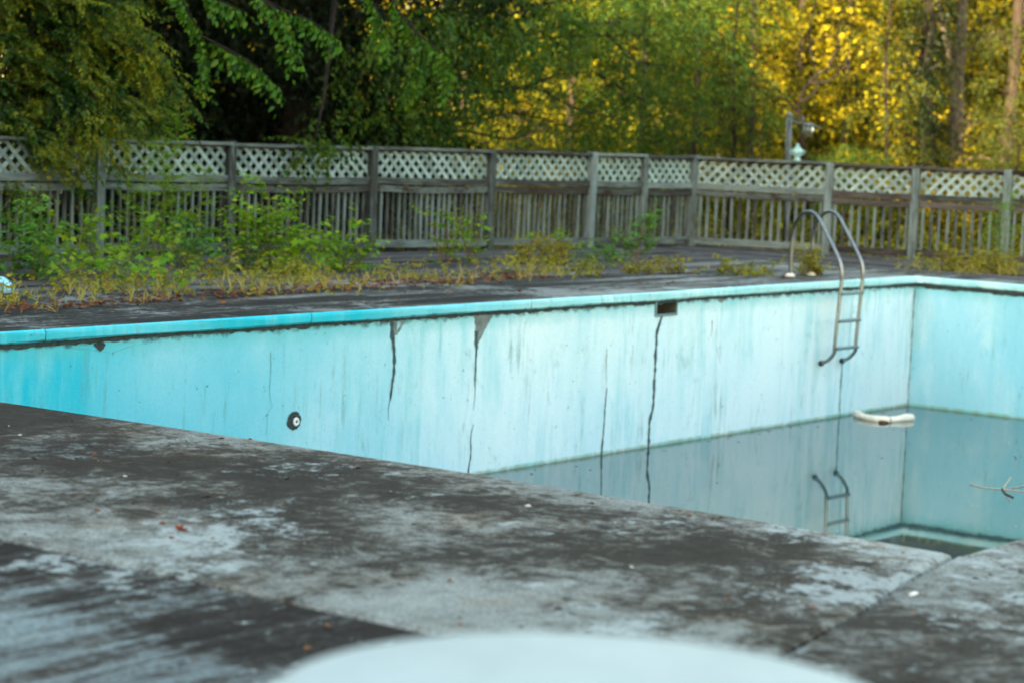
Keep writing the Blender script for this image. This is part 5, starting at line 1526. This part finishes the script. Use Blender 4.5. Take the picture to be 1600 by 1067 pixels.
# floating branch
tw = empty('floating_branch', (4.5, 19.97, WZ), 0, 'bleached twiggy branch lying on the murky water at the right', 'branch')
b = MB()
b.tube(catmull([(4.25, 20.19, WZ + 0.006), (4.33, 20.04, WZ + 0.004), (4.45, 19.98, WZ + 0.003), (4.56, 20.0, WZ + 0.004), (4.75, 20.22, WZ + 0.006), (4.9, 20.4, WZ + 0.006)], 5), np.linspace(0.004, 0.005, 26), 6)
b.tube(catmull([(4.50, 19.97, WZ + 0.003), (4.62, 19.90, WZ + 0.004), (4.78, 19.88, WZ + 0.004)], 5), np.linspace(0.006, 0.003, 11), 6)
b.build('twig', M['twig'], tw, tw.location)
b = MB().tube(catmull([(4.505, 19.96, WZ - 0.03), (4.515, 19.965, WZ + 0.02), (4.545, 19.97, WZ + 0.07), (4.575, 19.98, WZ + 0.115)], 5), np.linspace(0.010, 0.006, 16), 7)
b.build('stick', M['twig'], tw, tw.location)
b = MB().tube(catmull([(4.50, 19.97, WZ + 0.004), (4.475, 19.72, WZ + 0.004), (4.50, 19.52, WZ + 0.004)], 5), np.linspace(0.011, 0.007, 11), 7)
b.build('dark_stick', M['twig_dark'], tw, tw.location)

# upturned basin at the left edge
ba = empty('plastic_basin', (-4.37, 18.35, 0), 0, 'upturned light blue plastic basin at the left edge of the deck', 'basin')
MB().lathe([(0.235, 0.014), (0.228, 0.045), (0.20, 0.095), (0.15, 0.132), (0.08, 0.15), (0.0, 0.154)], n=36).build('bowl', M['blue'], ba)
MB().lathe([(0.228, 0.0), (0.246, 0.0), (0.250, 0.008), (0.244, 0.016), (0.228, 0.016)], n=36).build('rim', simple('violet_shadow_rim', (0.07, 0.05, 0.12), 0.6), ba)  # violet colour stands for the shadow beneath the basin

# lantern on its post behind the fence
lp = empty('lantern_post', (3.82, 31.5, -0.3), 0, 'weathered round post with a bracket and hanging glass lantern behind the fence', 'lamp post')
O_ = lp.location
MB().tube([(3.82, 31.5, -0.3), (3.81, 31.5, 0.8), (3.785, 31.5, 1.3), (3.77, 31.5, 1.84)], [0.048, 0.046, 0.044, 0.043], 12).build('post', M['post'], lp, O_)
MB().lathe([(0.0, 0.0), (0.03, 0.0), (0.046, 0.02), (0.05, 0.045), (0.03, 0.07), (0.0, 0.078)], (3.77, 31.5, 1.835), 16).build('post_cap', M['lamp_grey'], lp, O_)
MB().tube(catmull([(3.78, 31.5, 1.80), (3.92, 31.5, 1.765), (4.06, 31.5, 1.76), (4.24, 31.5, 1.70)], 5), 0.011, 8).build('bracket', M['lamp_grey'], lp, O_)
ln = MB().lathe([(0.0, 0.02), (0.03, 0.02), (0.085, -0.012), (0.088, -0.022), (0.06, -0.026), (0.0, -0.026)], (4.05, 31.5, 1.755), 16).build('lantern', M['lamp_grey'], lp, O_)
MB().lathe([(0.05, 0.0), (0.075, -0.03), (0.078, -0.08), (0.06, -0.125), (0.03, -0.14)], (4.05, 31.5, 1.735), 18).build('glass', M['lantern_glass'], ln, O_)
b = MB()
for q in range(4):
    w = q * math.pi / 2 + 0.4
    b.tube([(4.05 + 0.06 * math.cos(w), 31.5 + 0.06 * math.sin(w), 1.73), (4.05 + 0.083 * math.cos(w), 31.5 + 0.083 * math.sin(w), 1.68), (4.05 + 0.035 * math.cos(w), 31.5 + 0.035 * math.sin(w), 1.59)], 0.006, 6)
b.tube([(3.97, 31.5, 1.77), (3.965, 31.5, 1.86)], 0.018, 8)
b.lathe([(0.0, 0.0), (0.04, 0.0), (0.04, -0.014), (0.0, -0.02)], (4.05, 31.5, 1.598), 14)
b.build('cage', M['lamp_grey'], ln, O_)

# turquoise ornament standing on the top rail
ur = empty('garden_ornament', FC + DR * 1.47 + NRo * 0.012 + Vector((0, 0, 1.247)), 0, 'pale turquoise urn ornament standing on the fence rail beside the lantern post', 'ornament')
MB().lathe([(0.0, 0.0), (0.052, 0.0), (0.056, 0.012), (0.036, 0.03), (0.034, 0.045), (0.058, 0.08), (0.072, 0.115), (0.074, 0.14), (0.062, 0.158), (0.045, 0.163), (0.0, 0.163)], n=24).build('urn', M['urn'], ur)
MB().lathe([(0.05, 0.160), (0.052, 0.170), (0.03, 0.186), (0.014, 0.20), (0.020, 0.214), (0.018, 0.228), (0.0, 0.236)], n=20).build('lid', M['urn'], ur)
b = MB()
for sg in (-1, 1):
    b.tube(catmull([(sg * 0.060, 0, 0.145), (sg * 0.092, 0, 0.135), (sg * 0.094, 0, 0.105), (sg * 0.062, 0, 0.085)], 4), 0.008, 6)
b.build('handle', M['urn'], ur)

# round white table in front of the camera
tb = empty('garden_table', (0.135, 3.12, 0.004), 0.0, 'round white garden table at the bottom of the picture, close to the camera', 'table')
MB().lathe([(0.0, 0.700), (0.40, 0.700), (0.452, 0.704), (0.466, 0.710), (0.470, 0.718), (0.466, 0.7255), (0.452, 0.7275), (0.0, 0.7285)], n=96).build('tabletop', M['table'], tb)
MB().lathe([(0.445, 0.668), (0.455, 0.668), (0.457, 0.702), (0.443, 0.702)], n=96).build('apron', M['table'], tb)
for q in range(4):
    w = q * math.pi / 2 + 0.5
    c, s = math.cos(w), math.sin(w)
    lg = MB().tube(catmull([(0.36 * c, 0.36 * s, 0.70), (0.33 * c, 0.33 * s, 0.45), (0.36 * c, 0.36 * s, 0.2), (0.43 * c, 0.43 * s, 0.012)], 6), 0.014, 10).build('leg', M['white_plastic'], tb)
    MB().lathe([(0.0, 0.0), (0.018, 0.0), (0.019, 0.018), (0.0, 0.022)], (0.43 * c, 0.43 * s, 0.0), 12).build('foot', M['rubber'], lg)
